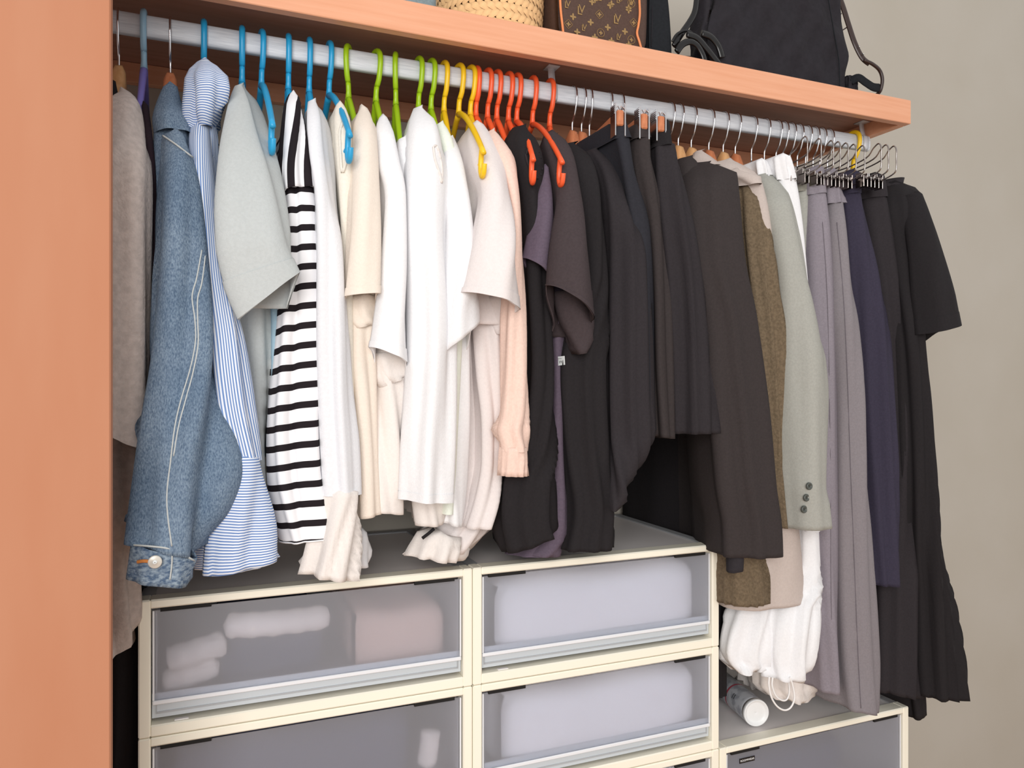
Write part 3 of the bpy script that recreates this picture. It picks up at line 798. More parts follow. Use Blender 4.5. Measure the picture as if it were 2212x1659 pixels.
seam('sleeve_seam', sl, [(444, 548), (436, 610), (427, 645), (427, 690), (428, 742), (418, 800), (402, 860), (386, 920), (375, 985)], .0009, 'thread_pale', g, .0003)
seam('cuff_seam', cf, [(283, 1177), (325, 1180), (372, 1187), (420, 1211)], .0012, 'thread_pale', g)
seam('cuff_seam', cf, [(372, 1187), (371, 1220), (367, 1252)], .001, 'thread_pale', g)
p = surf(cf, 335, 1213, .002)
bt = mk('button', *lathe([(.0008, -.004), (.003, -.004), (.0035, -.0032), (.0068, -.0036), (.0078, -.0028), (.0078, 0)], p, 'Y', 24), 'button_light', g)
mk('button_rivet', *lathe([(.0005, -.0052), (.0024, -.005), (.0026, -.0035)], p, 'Y', 16), 'tag_white', bt)
seam('buttonhole', cf, [(297, 1214), (310, 1212), (326, 1213)], .0022, 'copper_thread', g)
# blue pinstriped shirt
g, x = gar('striped_shirt', 440, 'blue and white pinstriped shirt with a bunched collar and wide cuff', 'shirt')
cloth('body', [(240, 412, 462, 1.13), (300, 405, 470, 1.11), (500, 410, 470, 1.10), (900, 420, 480), (1150, 420, 490)], 'stripe_long', g, x, fold=.004, seed=9)
cloth('collar', [(133, 428, 456, 1.15), (146, 413, 474, 1.12), (165, 404, 488, 1.10), (190, 404, 489, 1.09), (215, 403, 478, 1.09), (245, 402, 465, 1.09), (275, 408, 455, 1.10)], 'stripe_across', g, x, depth=.17, fold=.006, wl=.04, seed=10)
sl = cloth('sleeve', [(255, 412, 452, 1.12), (300, 407, 454, 1.09), (400, 410, 464, 1.06), (476, 415, 470, 1.05), (602, 425, 491, 1.04), (716, 440, 521, 1.035), (820, 450, 538, 1.03), (900, 460, 549, 1.03), (995, 478, 562, 1.03)], 'stripe_long', g, xat(445, 1.1), depth=.08, fold=.003, wl=.026, seed=11, back=.02)
cloth('cuff', [(992, 474, 990, 563, 1.028), (1060, 466, 577, 1.025), (1130, 458, 590, 1.025), (1200, 450, 1180, 600, 1.025), (1246, 447, 1206, 607, 1.025)], 'stripe_across', g, xat(500, 1.07), depth=.07, fold=.004, wl=.045, seed=12, back=.03, solid=.0015, capk=.35)
cloth('shirt_tail', [(1100, 405, 500, 1.06), (1180, 408, 520, 1.06), (1228, 415, 1225, 560, 1.06)], 'stripe_across', g, xat(470, 1.1), depth=.05, fold=.004, seed=13, solid=.0012)
# grey-blue tee
g, x = gar('t_shirt', 523, 'grey-blue t-shirt with a wide open short sleeve', 't-shirt')
cloth('body', [(195, 508, 526, 1.17), (260, 492, 552, 1.12), (400, 480, 580, 1.10), (700, 490, 603, 1.095), (900, 500, 582), (1000, 505, 577), (1078, 510, 586)], 'grey_blue', g, x, fold=.004, seed=14)
c = cloth('sleeve', [(186, 506, 524, 1.16), (215, 494, 536, 1.12), (300, 476, 561, 1.06), (370, 468, 581, 1.03), (450, 464, 602, 1.01), (540, 469, 524, 622, 1.0), (625, 490, 562, 638, 1.0), (690, 518, 586, 645, 1.0)], 'grey_blue', g, xat(560, 1.06), depth=.05, fold=.0018, wl=.08, seed=15, capk=.22, back=.04, solid=.0016, drop=.014)
hem_band('sleeve_hem', c, 'grey_blue', g, .87)
# camisole
g, x = gar('camisole', 565, 'light blue camisole hanging behind the grey-blue t-shirt', 'top')
cloth('body', [(338, 578, 592, 1.10), (400, 572, 601, 1.09), (520, 580, 607, 1.09), (700, 585, 607), (1000, 585, 600)], 'sky_blue', g, x, fold=.002, seed=16)
# bold striped top
g, x = gar('striped_jersey', 623, 'black and white horizontally striped long jersey', 'jersey')
c = cloth('body', [(240, 620, 646, 1.16), (300, 615, 656, 1.13), (370, 613, 666, 1.09), (405, 611, 398, 677, 1.07), (500, 611, 486, 684, 1.065), (660, 601, 640, 690, 1.06), (800, 590, 776, 692, 1.06), (925, 580, 900, 696, 1.06), (1030, 582, 1005, 704, 1.06), (1090, 592, 1068, 711, 1.06), (1172, 612, 1158, 718, 1.06)], 'stripe_bold', g, x, depth=.3, fold=.0042, wl=.042, seed=17, capk=.5, solid=.0014, nf=30, crease=.010)
mk('hem_edge', *tube([c.verts[i] for i in c.grid[-1]], .0012, 6, True), 'white_pure', g)
cloth('sleeve', [(203, 624, 640, 1.15), (225, 615, 652, 1.115), (300, 608, 664, 1.085), (360, 606, 672, 1.07), (412, 609, 404, 678, 1.062)], 'stripe_wavy', g, x, depth=.09, fold=.004, wl=.03, seed=88, solid=.0012)
cloth('side_panel', [(380, 672, 683, 1.10), (500, 680, 690, 1.09), (650, 684, 696, 1.09), (850, 688, 696, 1.09), (1000, 694, 702, 1.09)], 'stripe_bold', g, x, depth=.2, fold=.001, seed=18)
# white long-sleeved shirt
g, x = gar('long_sleeved_shirt', 668, 'plain white long-sleeved shirt whose cuff reaches the drawer top', 'shirt')
cloth('body', [(228, 664, 684, 1.16), (290, 663, 706, 1.12), (420, 690, 718, 1.10), (800, 690, 740), (1090, 690, 750)], 'white_cool', g, x, fold=.003, seed=19)
sl = cloth('sleeve', [(220, 664, 682, 1.15), (255, 662, 696, 1.11), (330, 667, 705, 1.075), (420, 680, 717, 1.06), (520, 686, 735, 1.055), (700, 689, 748, 1.05), (850, 692, 757, 1.05), (950, 697, 767), (1070, 702, 773)], 'white_cool', g, xat(710, 1.1), depth=.075, fold=.0042, wl=.034, seed=20, back=.018)
cloth('cuff', [(1066, 700, 1062, 774, 1.048), (1150, 676, 775, 1.05), (1200, 664, 775, 1.05), (1238, 653, 1252, 776, 1.05)], 'white_warm', g, xat(725, 1.09), depth=.06, fold=.0055, wl=.03, seed=21, solid=.0014)
cloth('second_cuff', [(1150, 770, 792, 1.13), (1190, 765, 806, 1.13), (1225, 768, 1222, 799, 1.13)], 'white_cool', g, xat(775, 1.16), depth=.06, fold=.003, seed=22, solid=.0012)
# ecru sleeveless
g, x = gar('sleeveless_top', 711, 'ecru sleeveless top with a blue hanger end in its armhole', 'top')
c = cloth('body', [(226, 727, 743, 1.14), (255, 723, 755, 1.115), (330, 727, 763, 1.095), (420, 734, 763, 1.09), (560, 740, 762), (900, 745, 770), (1080, 745, 775)], 'ecru', g, x, fold=.002, seed=23)
arm = [(741, 262), (734, 285), (735, 320), (739, 372), (748, 345), (755, 300), (753, 265), (747, 254)]
P = [surf(c, a, b_, .002) for a, b_ in smooth_path(arm + arm[:1], 4)][:-1]
mk('armhole_binding', *tube(P, .0022, 6, True), 'ecru', g)
# cream tee
g, x = gar('t_shirt', 753, 'cream t-shirt with a level sleeve hem beside the ecru top', 't-shirt')
cloth('body', [(240, 776, 795, 1.16), (300, 764, 818, 1.12), (500, 762, 816, 1.10), (712, 755, 812, 1.09), (850, 763, 812), (1000, 770, 816), (1120, 772, 1111, 822, 1.09)], 'cream', g, x, fold=.0035, seed=24, solid=.0012)
c = cloth('sleeve', [(234, 777, 794, 1.155), (262, 765, 807, 1.12), (300, 761, 815, 1.09), (400, 759, 819, 1.065), (500, 756, 821, 1.05), (640, 746, 634, 821, 1.04)], 'cream', g, xat(785, 1.1), depth=.09, fold=.0022, wl=.05, seed=25, solid=.0015, drop=.03, back=.022)
hem_band('sleeve_hem', c, 'cream', g, .93)
cloth('under_sleeve', [(642, 750, 818, 1.085), (680, 751, 816, 1.085), (710, 772, 700, 812, 1.085)], 'cream', g, xat(785, 1.12), depth=.04, fold=.003, wl=.03, seed=90, solid=.0012)
# white tee
g, x = gar('t_shirt', 812, 'white t-shirt with a slanting sleeve hem beside the cream one', 't-shirt')
cloth('body', [(260, 820, 838, 1.16), (330, 815, 860, 1.13), (500, 820, 872, 1.11), (780, 790, 878, 1.10), (845, 797, 878), (985, 810, 868), (1106, 821, 1112, 868, 1.10)], 'white_warm', g, x, fold=.0035, seed=26, solid=.0012)
c = cloth('sleeve', [(254, 819, 838, 1.16), (285, 811, 850, 1.125), (350, 816, 864, 1.09), (420, 834, 876, 1.07), (565, 826, 878, 1.055), (700, 811, 690, 877, 1.05), (749, 804, 783, 881, 1.05)], 'white_pure', g, xat(845, 1.1), depth=.09, fold=.0022, wl=.05, seed=27, solid=.0015, drop=.045, back=.022)
hem_band('sleeve_hem', c, 'white_pure', g, .94)
cloth('under_sleeve', [(765, 792, 879, 1.095), (810, 802, 879, 1.095), (838, 822, 814, 877, 1.095)], 'white_warm', g, xat(840, 1.12), depth=.04, fold=.003, wl=.03, seed=91, solid=.0012)
# white v-neck
g, x = gar('v_neck_top', 855, 'white v-neck top under the lime hanger with bare arms', 'top')
cloth('body', [(300, 862, 882, 1.14), (340, 862, 890, 1.12), (600, 862, 890, 1.115), (1000, 862, 885), (1080, 864, 884)], 'white_pure', g, x, fold=.002, seed=28)
# long white shirt
g, x = gar('white_shirt', 904, 'long white sleeveless shirt with a level hem below the lime hangers', 'shirt')
c = cloth('body', [(234, 894, 914, 1.16), (258, 887, 936, 1.12), (300, 884, 955, 1.085), (400, 880, 972, 1.065), (520, 877, 966, 1.06), (700, 880, 985, 1.055), (850, 874, 985), (950, 868, 985), (1078, 864, 1084, 980, 1.055)], 'white_pure', g, x, fold=.0045, wl=.045, seed=29, solid=.0014, nf=26)
hem_band('hem', c, 'white_pure', g, .965)
arm = [(936, 318), (940, 345), (950, 375), (954, 395), (955, 368), (950, 335), (943, 315)]
P = [surf(c, a, b_, .002) for a, b_ in smooth_path(arm + arm[:1], 4)][:-1]
mk('armhole_binding', *tube(P, .0018, 6, True), 'white_warm', g)
cloth('shirt_tail', [(1000, 890, 968, 1.10), (1085, 898, 962, 1.10), (1136, 905, 1134, 957, 1.10)], 'white_warm', g, x, depth=.2, fold=.003, seed=30, solid=.0012)
# mint tank
g, x = gar('tank_top', 931, 'mint white tank top on the last lime hanger', 'top')
cloth('body', [(268, 944, 960, 1.15), (300, 950, 979, 1.12), (420, 975, 1003, 1.10), (600, 975, 1003, 1.10), (1000, 960, 990), (1110, 955, 985)], 'mint_white', g, x, fold=.002, seed=31)
# white tee 2
g, x = gar('t_shirt', 959, 'white t-shirt with a drooping sleeve beside the pearl grey one', 't-shirt')
cloth('body', [(300, 958, 982, 1.16), (400, 960, 1010, 1.13), (700, 950, 1016, 1.11), (870, 950, 1018), (1000, 950, 1009), (1129, 953, 1139, 999, 1.11)], 'white_pure', g, x, fold=.0035, seed=32, solid=.0012)
c = cloth('sleeve', [(300, 957, 980, 1.14), (340, 962, 997, 1.10), (402, 966, 1008, 1.075), (514, 968, 1024, 1.06), (610, 962, 1031, 1.05), (690, 950, 660, 1036, 1.05), (765, 948, 694, 1038, 1.05)], 'white_pure', g, xat(990, 1.1), depth=.08, fold=.003, wl=.05, seed=33, solid=.0015, drop=.02)
# pearl grey tee and shirt
g, x = gar('t_shirt', 1016, 'pearl grey t-shirt with a wide open sleeve beside the pink cardigan', 't-shirt')
cloth('body', [(276, 1018, 1048, 1.16), (350, 1022, 1078, 1.13), (640, 1022, 1090, 1.11), (800, 1030, 1086), (900, 1038, 1082), (1000, 1036, 1078), (1080, 1020, 1075, 1.11), (1140, 1000, 1062, 1.11)], 'pearl_grey', g, x, fold=.004, seed=34, solid=.0012)
c = cloth('sleeve', [(270, 1015, 1045, 1.155), (300, 1012, 1066, 1.12), (350, 1020, 1087, 1.08), (415, 1040, 1099, 1.05), (521, 1025, 1113, 1.02), (600, 1008, 1121, 1.01), (630, 1001, 668, 1125, 1.005)], 'pearl_grey', g, xat(1060, 1.08), depth=.10, fold=.0025, wl=.06, seed=35, solid=.0015, drop=.03, back=.03)
hem_band('sleeve_hem', c, 'pearl_grey', g, .93)
cloth('under_sleeve', [(640, 1055, 1122, 1.09), (690, 1062, 1126, 1.09), (722, 1078, 714, 1118, 1.09)], 'pearl_grey', g, xat(1090, 1.12), depth=.05, fold=.004, wl=.03, seed=36, solid=.0012)
g, x = gar('long_shirt', 991, 'pale grey shirt whose tails and cuff curl onto the drawer top', 'shirt')
cloth('body', [(700, 985, 1040, 1.15), (1000, 985, 1070, 1.14), (1085, 960, 1074, 1.14), (1140, 930, 1058, 1.14), (1175, 900, 1195, 1005, 1.14)], 'pearl_grey', g, x, fold=.006, wl=.03, seed=37, solid=.0012)
cloth('cuff', [(1150, 905, 1160, 1000, 1.12), (1180, 893, 1185, 1005, 1.115), (1200, 885, 1212, 995, 1.115)], 'white_warm', g, xat(945, 1.15), depth=.06, fold=.006, wl=.03, seed=38, solid=.0014)
mk('neck_label', *tube([unproj(a, b_, 1.112) for a, b_ in ((912, 1163), (925, 1153), (938, 1142))], .0026, 6, False, .4), 'cloth_black', g)
# pink cardigan
g, x = gar('cardigan', 1028, 'blush pink ribbed cardigan between the white and the black clothes', 'cardigan')
cloth('body', [(290, 1056, 1076, 1.15), (350, 1085, 1112, 1.12), (700, 1090, 1132, 1.10), (1000, 1090, 1134)], 'blush', g, x, fold=.002, seed=39)
cloth('sleeve', [(283, 1054, 1068, 1.14), (305, 1058, 1088, 1.115), (340, 1070, 1110, 1.09), (400, 1088, 1121, 1.075), (500, 1096, 1128, 1.07), (700, 1087, 1136, 1.06), (818, 1084, 1140, 1.06), (896, 1079, 1141), (929, 1072, 1141), (960, 1080, 1140), (975, 1082, 1140)], 'blush', g, xat(1105, 1.1), depth=.07, fold=.0035, wl=.03, seed=40)
c = cloth('cuff', [(966, 1083, 1139, 1.059), (1000, 1082, 1140, 1.059), (1028, 1080, 1140, 1.059)], 'blush', g, xat(1110, 1.09), depth=.055, fold=.002, wl=.012, seed=41, solid=.0015, top=False)
# black tank
g, x = gar('tank_top', 1116, 'black tank top with an orange hanger tip in its armhole', 'top')
c = cloth('body', [(275, 1110, 1136, 1.15), (300, 1100, 1155, 1.12), (350, 1112, 1173, 1.09), (450, 1130, 1176, 1.085), (600, 1136, 1185, 1.085), (800, 1143, 1195), (960, 1120, 1198), (1040, 1085, 1200), (1120, 1078, 1204), (1196, 1092, 1142, 1204, 1.085)], 'cloth_black', g, x, fold=.004, seed=42, solid=.0012)
arm = [(1136, 335), (1140, 352), (1150, 372), (1163, 385), (1170, 365), (1166, 335), (1155, 318), (1143, 320)]
P = [surf(c, a, b_, .002) for a, b_ in smooth_path(arm + arm[:1], 4)][:-1]
mk('armhole_binding', *tube(P, .002, 6, True), 'cloth_soft_black', g)
# plum grey tee
g, x = gar('t_shirt', 1150, 'plum grey t-shirt between the black tank top and the charcoal t-shirt', 't-shirt')
cloth('body', [(340, 1170, 1190, 1.15), (500, 1180, 1205, 1.12), (700, 1192, 1222, 1.11), (830, 1196, 1216), (950, 1197, 1217), (1080, 1200, 1226), (1140, 1198, 1226), (1198, 1140, 1200, 1208, 1.11)], 'cloth_plum_grey', g, x, fold=.002, seed=43, solid=.0012)
cloth('shirt_tail', [(1130, 1150, 1205, 1.13), (1198, 1098, 1192, 1206, 1.12)], 'cloth_plum_grey', g, x, depth=.2, fold=.002, seed=44)
c = cloth('sleeve', [(362, 1172, 1186, 1.10), (420, 1160, 1193, 1.08), (500, 1143, 1200, 1.07), (556, 1130, 606, 1194, 1.065)], 'cloth_plum_grey', g, xat(1178, 1.1), depth=.08, fold=.0018, wl=.05, seed=45, solid=.0015, drop=.02)
hem_band('sleeve_hem', c, 'cloth_plum_grey', g, .9)
# charcoal tee
g, x = gar('t_shirt', 1187, 'charcoal t-shirt with a drooping open sleeve beside the black shirt', 't-shirt')
cloth('body', [(294, 1180, 1204, 1.16), (340, 1190, 1236, 1.13), (500, 1205, 1255, 1.12), (800, 1215, 1250, 1.12), (1000, 1222, 1250)], 'cloth_charcoal', g, x, fold=.002, seed=46)
c = cloth('sleeve', [(289, 1178, 1204, 1.15), (304, 1178, 1222, 1.12), (340, 1188, 1240, 1.09), (414, 1207, 1254, 1.055), (500, 1198, 1266, 1.035), (580, 1190, 560, 1273, 1.025), (615, 1188, 692, 1284, 1.02)], 'cloth_charcoal', g, xat(1235, 1.08), depth=.09, fold=.0018, wl=.07, seed=47, solid=.0018, drop=.05, back=.03)
hem_band('sleeve_hem', c, 'cloth_charcoal', g, .95)
cloth('under_sleeve', [(630, 1196, 1281, 1.065), (690, 1212, 1284, 1.06), (735, 1234, 1281, 1.06), (766, 1250, 762, 1270, 1.06)], 'cloth_charcoal', g, xat(1245, 1.09), depth=.035, fold=.001, seed=92, solid=.0012)
# black shirt with care tag
g, x = gar('black_shirt', 1236, 'black shirt with a small white care tag below the charcoal sleeve', 'shirt')
c = cloth('body', [(310, 1224, 1242, 1.15), (330, 1228, 1264, 1.12), (362, 1238, 1284, 1.09), (430, 1248, 1299, 1.08), (600, 1250, 1313, 1.08), (780, 1200, 1316, 1.08), (900, 1205, 1318), (1000, 1215, 1319), (1100, 1226, 1325), (1188, 1212, 1180, 1325, 1.08)], 'cloth_black', g, x, fold=.0045, seed=48, solid=.0014)
q = [surf(c, a, b_, .004) for a, b_ in ((1197, 771), (1219, 769), (1220, 788), (1198, 791))]
n0 = (q[1] - q[0]).cross(q[3] - q[0]).normalized() * .0006
tg = mk('care_tag', [p - n0 for p in q] + [p + n0 for p in q], [(0, 1, 2, 3), (7, 6, 5, 4), (0, 4, 5, 1), (1, 5, 6, 2), (2, 6, 7, 3), (3, 7, 4, 0)], 'tag_white', g, False)
tg['label'] = 'white care tag with upside-down lettering'
cen = sum(q, Vector()) / 4; ux = (q[0] - q[1]).normalized(); uy = (q[3] - q[0]); uy = (uy - ux * uy.dot(ux)).normalized(); nz = ux.cross(uy)
if nz.y > 0: nz = -nz
M = Matrix((ux, uy, ux.cross(uy))).transposed().to_4x4()
text_mesh('lettering', 'ARK', .0068, 'print_black', tg, Matrix.Translation(cen + Vector((0, -.0011, -.0012))) @ M)
mk('small_print', *tube([cen + ux * .0055 - uy * .0036 + Vector((0, -.001, 0)), cen - ux * .0055 - uy * .0036 + Vector((0, -.001, 0))], .0005, 5), 'print_black', tg)
# black jacket
g, x = gar('black_jacket', 1256, 'long soft black jacket with a tapering tail beside the skirts', 'jacket')
cloth('body', [(325, 1268, 1292, 1.15), (350, 1285, 1322, 1.12), (382, 1298, 1338, 1.10), (450, 1310, 1356, 1.08), (551, 1318, 1396, 1.07), (700, 1317, 1406, 1.065), (850, 1315, 1409), (935, 1316, 1413), (981, 1317, 1394), (1050, 1320, 1358), (1106, 1324, 1334)], 'cloth_soft_black', g, x, fold=.0045, wl=.03, seed=49)
# three clipped skirts
g, x = gar('skirt', 1330, 'blue-black skirt clipped to the first wooden bar hanger', 'skirt', None, 1.09)
cloth('waistband', [(262, 1334, 1353, 1.088), (285, 1331, 1358, 1.086), (300, 1330, 1362, 1.085)], 'navy_black', g, x, fold=.002, seed=50)
cloth('body', [(298, 1332, 1360, 1.088), (368, 1345, 1371, 1.08), (494, 1362, 1402, 1.08), (700, 1375, 1412, 1.08), (930, 1380, 1415)], 'navy_black', g, x, fold=.004, seed=51)
g, x = gar('skirt', 1377, 'narrow black skirt clipped to the middle wooden bar hanger', 'skirt', None, 1.09)
cloth('waistband', [(270, 1375, 1401, 1.088), (300, 1372, 1405, 1.085)], 'cloth_brown_black', g, x, fold=.002, seed=52)
cloth('body', [(298, 1374, 1404, 1.088), (343, 1374, 1408, 1.085), (418, 1386, 1423, 1.08), (500, 1398, 1434, 1.08), (650, 1405, 1446), (800, 1407, 1451), (942, 1412, 948, 1454, 1.08)], 'cloth_brown_black', g, x, fold=.005, wl=.028, seed=53, solid=.0012)
g, x = gar('skirt', 1420, 'flared black skirt clipped to the wooden bar hanger beside the dark coat', 'skirt', None, 1.09)
cloth('waistband', [(262, 1422, 1444, 1.088), (290, 1417, 1450, 1.085), (317, 1416, 1456, 1.083)], 'cloth_black', g, x, fold=.002, seed=54)
cloth('body', [(315, 1417, 1455, 1.085), (393, 1422, 1474, 1.075), (500, 1434, 1499, 1.065), (600, 1445, 1514, 1.065), (715, 1450, 1527), (816, 1453, 1537), (937, 1456, 934, 1546, 1.065)], 'cloth_soft_black', g, x, fold=.006, wl=.03, seed=55, solid=.0012)
# black trousers in the gap
g, x = gar('trousers', 1446, 'black trousers hanging deep behind the skirts beside the drawer stack', 'trousers')
cloth('body', [(450, 1440, 1490, 1.20), (800, 1490, 1540, 1.20), (950, 1520, 1562, 1.20), (1200, 1524, 1566, 1.20), (1500, 1524, 1566, 1.20)], 'cloth_black', g, .912, fold=.003, seed=56, yb=1.515)
# dark coat
g, x = gar('dark_coat', 1465, 'dark brown-black coat with a straight hem beside the olive cardigan', 'coat')
cloth('collar', [(342, 1468, 1496, 1.16), (362, 1466, 1510, 1.14), (400, 1470, 1512, 1.12)], 'cloth_brown_black', g, x, depth=.18, fold=.001, seed=57)
cloth('body', [(356, 1480, 1530, 1.15), (366, 1482, 1558, 1.12), (380, 1484, 1590, 1.09), (420, 1484, 1596, 1.07), (560, 1488, 1612, 1.06), (700, 1520, 1630, 1.055), (800, 1526, 1644), (920, 1535, 1661), (1050, 1546, 1676), (1130, 1560, 1684), (1202, 1564, 1194, 1691, 1.055)], 'cloth_brown_black', g, .935, fold=.005, wl=.05, seed=58, solid=.0015, nf=24)
cloth('lining', [(1185, 1576, 1604, 1.078), (1238, 1576, 1232, 1600, 1.068)], 'cloth_soft_black', g, .96, depth=.15, fold=.002, seed=59, solid=.0012)
# olive cardigan
g, x = gar('knit_cardigan', 1493, 'olive brown ribbed cardigan squeezed beside the dark coat', 'cardigan')
cloth('sleeve', [(378, 1592, 1607, 1.14), (428, 1600, 1637, 1.11), (504, 1606, 1660, 1.10), (620, 1618, 1682, 1.09), (727, 1630, 1691, 1.085), (1020, 1645, 1694), (1138, 1655, 1702)], 'olive_knit', g, xat(1640, 1.12), depth=.10, fold=.006, wl=.022, seed=60, solid=.0015)
cloth('body', [(400, 1560, 1600, 1.15), (800, 1560, 1640, 1.13), (1100, 1566, 1645, 1.10), (1180, 1566, 1648, 1.095), (1306, 1566, 1293, 1659, 1.09)], 'olive_knit', g, .985, fold=.004, wl=.018, seed=61, solid=.0015)
# beige pink shirt
g, x = gar('long_shirt', 1531, 'beige pink long shirt with a pointed collar beside the sage blazer', 'shirt')
cloth('body', [(352, 1535, 1585, 1.16), (376, 1570, 1628, 1.125), (400, 1610, 1646, 1.11), (500, 1640, 1669, 1.10), (620, 1650, 1684, 1.10), (900, 1640, 1696), (1147, 1610, 1726, 1.10), (1316, 1572, 1292, 1749, 1.10)], 'beige_pink', g, x, fold=.0028, wl=.085, seed=62, solid=.0014, nf=24)
cloth('collar', [(326, 1505, 1516, 1.19), (342, 1500, 1536, 1.18), (362, 1500, 1560, 1.16)], 'beige_pink', g, xat(1520, 1.25), depth=.14, fold=.001, seed=63)
cloth('collar_point', [(372, 1560, 1600, 1.13), (385, 1600, 1643, 1.10), (398, 1622, 1645, 1.095)], 'beige_pink', g, xat(1600, 1.13), depth=.06, fold=.0005, seed=64)
# sage blazer
g, x = gar('blazer', 1562, 'sage grey blazer with three dark cuff buttons', 'blazer')
cloth('body', [(375, 1640, 1662, 1.16), (420, 1655, 1700, 1.12), (600, 1680, 1738, 1.11), (900, 1690, 1770, 1.11), (1130, 1700, 1768)], 'sage', g, x, fold=.003, seed=65)
sl = cloth('sleeve', [(378, 1636, 1655, 1.15), (392, 1642, 1674, 1.13), (415, 1650, 1692, 1.11), (440, 1656, 1705, 1.09), (520, 1673, 1722, 1.075), (600, 1686, 1738, 1.065), (650, 1689, 1751, 1.06), (777, 1692, 1779, 1.05), (853, 1693, 1784, 1.05), (950, 1694, 1782), (1053, 1698, 1779), (1085, 1700, 1786), (1142, 1702, 1135, 1792, 1.05)], 'sage', g, xat(1730, 1.1), depth=.075, fold=.0025, wl=.06, seed=66, solid=.0018, back=.025)
for bx_, by_ in ((1747, 1050), (1741, 1075), (1736, 1100)):
    p = surf(sl, bx_, by_, .0015)
    bt = mk('cuff_button', *lathe([(.0006, -.0018), (.0034, -.0018), (.0042, -.0032), (.0062, -.003), (.0068, -.002), (.0068, 0)], p, 'Y', 20), 'button_dark', g)
    mb = MB()
    for dx, dz in ((-.0012, -.0012), (.0012, -.0012), (-.0012, .0012), (.0012, .0012)): mb.add(lathe([(.0006, -.0022), (.0006, -.0015)], p + Vector((dx, 0, dz)), 'Y', 6))
    mk('button_holes', mb.v, mb.f, 'slot_dark', bt)
# white drawstring trousers (two pairs)
g, x = gar('trousers', 1672, 'white drawstring trousers with elastic ankle hanging above the spray can', 'trousers', None, 1.13)
cloth('waistband', [(342, 1672, 1706, 1.125), (365, 1675, 1711, 1.125), (390, 1680, 1717, 1.125)], 'white_pure', g, x, fold=.004, wl=.016, seed=67)
cloth('body', [(388, 1680, 1716, 1.127), (450, 1690, 1726, 1.125), (567, 1708, 1737, 1.12), (800, 1722, 1752, 1.12), (1000, 1728, 1760), (1147, 1735, 1766)], 'white_pure', g, x, fold=.003, seed=68)
cloth('leg', [(1140, 1737, 1766, 1.121), (1220, 1740, 1769, 1.115), (1300, 1668, 1770, 1.10), (1360, 1659, 1767, 1.09), (1410, 1655, 1760), (1440, 1657, 1745), (1464, 1662, 1726)], 'white_pure', g, xat(1715, 1.14), depth=.10, fold=.006, wl=.04, seed=69, pinch=.003, solid=.0012, nf=24)
for (pa, nm) in (([(1662, 1462), (1661, 1480), (1666, 1505), (1678, 1525), (1694, 1534), (1708, 1528), (1716, 1508), (1712, 1480), (1706, 1463)], 0), ([(1669, 1463), (1668, 1482), (1676, 1503), (1690, 1513), (1700, 1510), (1705, 1495), (1704, 1475), (1700, 1463)], 1)):
    mk('ankle_cord', *tube([unproj(a, b_, 1.095 + .01 * nm) for a, b_ in smooth_path(pa, 5)], .0017, 8), 'cord_white', g)
g, x = gar('trousers', 1640, 'white trousers with a gathered ankle behind the drawstring pair', 'trousers', None, 1.15)
cloth('waistband', [(350, 1634, 1656, 1.15), (380, 1640, 1664, 1.15)], 'white_pure', g, x, fold=.003, wl=.014, seed=70)
cloth('body', [(378, 1640, 1662, 1.152), (700, 1660, 1690, 1.15), (1100, 1640, 1700, 1.15), (1250, 1600, 1690, 1.14)], 'white_pure', g, x, fold=.003, seed=71)
cloth('leg', [(1240, 1600, 1690, 1.14), (1310, 1586, 1672, 1.13), (1360, 1570, 1676, 1.125), (1405, 1562, 1668, 1.125), (1430, 1570, 1656), (1452, 1590, 1442, 1644, 1.125)], 'white_pure', g, xat(1625, 1.17), depth=.10, fold=.006, wl=.04, seed=72, pinch=.003, solid=.0012, nf=24)
g, x = gar('trousers', 1700, 'off-white trousers with an elastic hem slumped low behind the white pairs', 'trousers', None, 1.18)
cloth('body', [(700, 1690, 1740, 1.20), (1200, 1680, 1765, 1.19), (1380, 1660, 1776, 1.18), (1440, 1640, 1774, 1.17), (1480, 1640, 1764), (1505, 1668, 1510, 1735, 1.17)], 'white_warm', g, x, fold=.006, wl=.035, seed=73, solid=.0012, nf=24)
# trousers row
g, x = gar('trousers', 1730, 'sage grey trousers clipped beside the white waistband', 'trousers', None, 1.15)
cloth('waistband', [(374, 1717, 1748, 1.152), (415, 1719, 1747, 1.15)], 'sage_dark', g, x, fold=.0015, seed=74)
cloth('body', [(413, 1720, 1746, 1.153), (520, 1724, 1751, 1.15), (640, 1736, 1757, 1.15), (900, 1740, 1765), (1147, 1728, 1765), (1250, 1732, 1750)], 'sage', g, x, fold=.002, seed=75)
g, x = gar('trousers', 1763, 'lilac grey trousers with a pressed crease beside the sage blazer', 'trousers', None, 1.14)
cloth('waistband', [(365, 1749, 1778, 1.135), (420, 1750, 1783, 1.13)], 'lilac_grey', g, x, fold=.0015, seed=76)
c = cloth('body', [(418, 1751, 1782, 1.133), (504, 1753, 1793, 1.12), (620, 1756, 1800, 1.115), (800, 1760, 1805, 1.11), (1020, 1763, 1807), (1253, 1768, 1809), (1496, 1779, 1493, 1811, 1.11)], 'lilac_grey', g, x, fold=.003, wl=.045, seed=77, solid=.0012)
seam('side_seam', c, [(1772, 425), (1780, 520), (1787, 640), (1791, 800), (1794, 1020), (1795, 1250), (1799, 1480)], .0006, 'seam_grey', g, .0007)
g, x = gar('trousers', 1798, 'warm grey wool trousers whose hem hangs over the low drawer case', 'trousers', None, 1.13)
cloth('waistband', [(370, 1785, 1808, 1.14), (400, 1788, 1812, 1.135), (440, 1791, 1822, 1.125)], 'lilac_grey', g, x, fold=.003, wl=.02, seed=78)
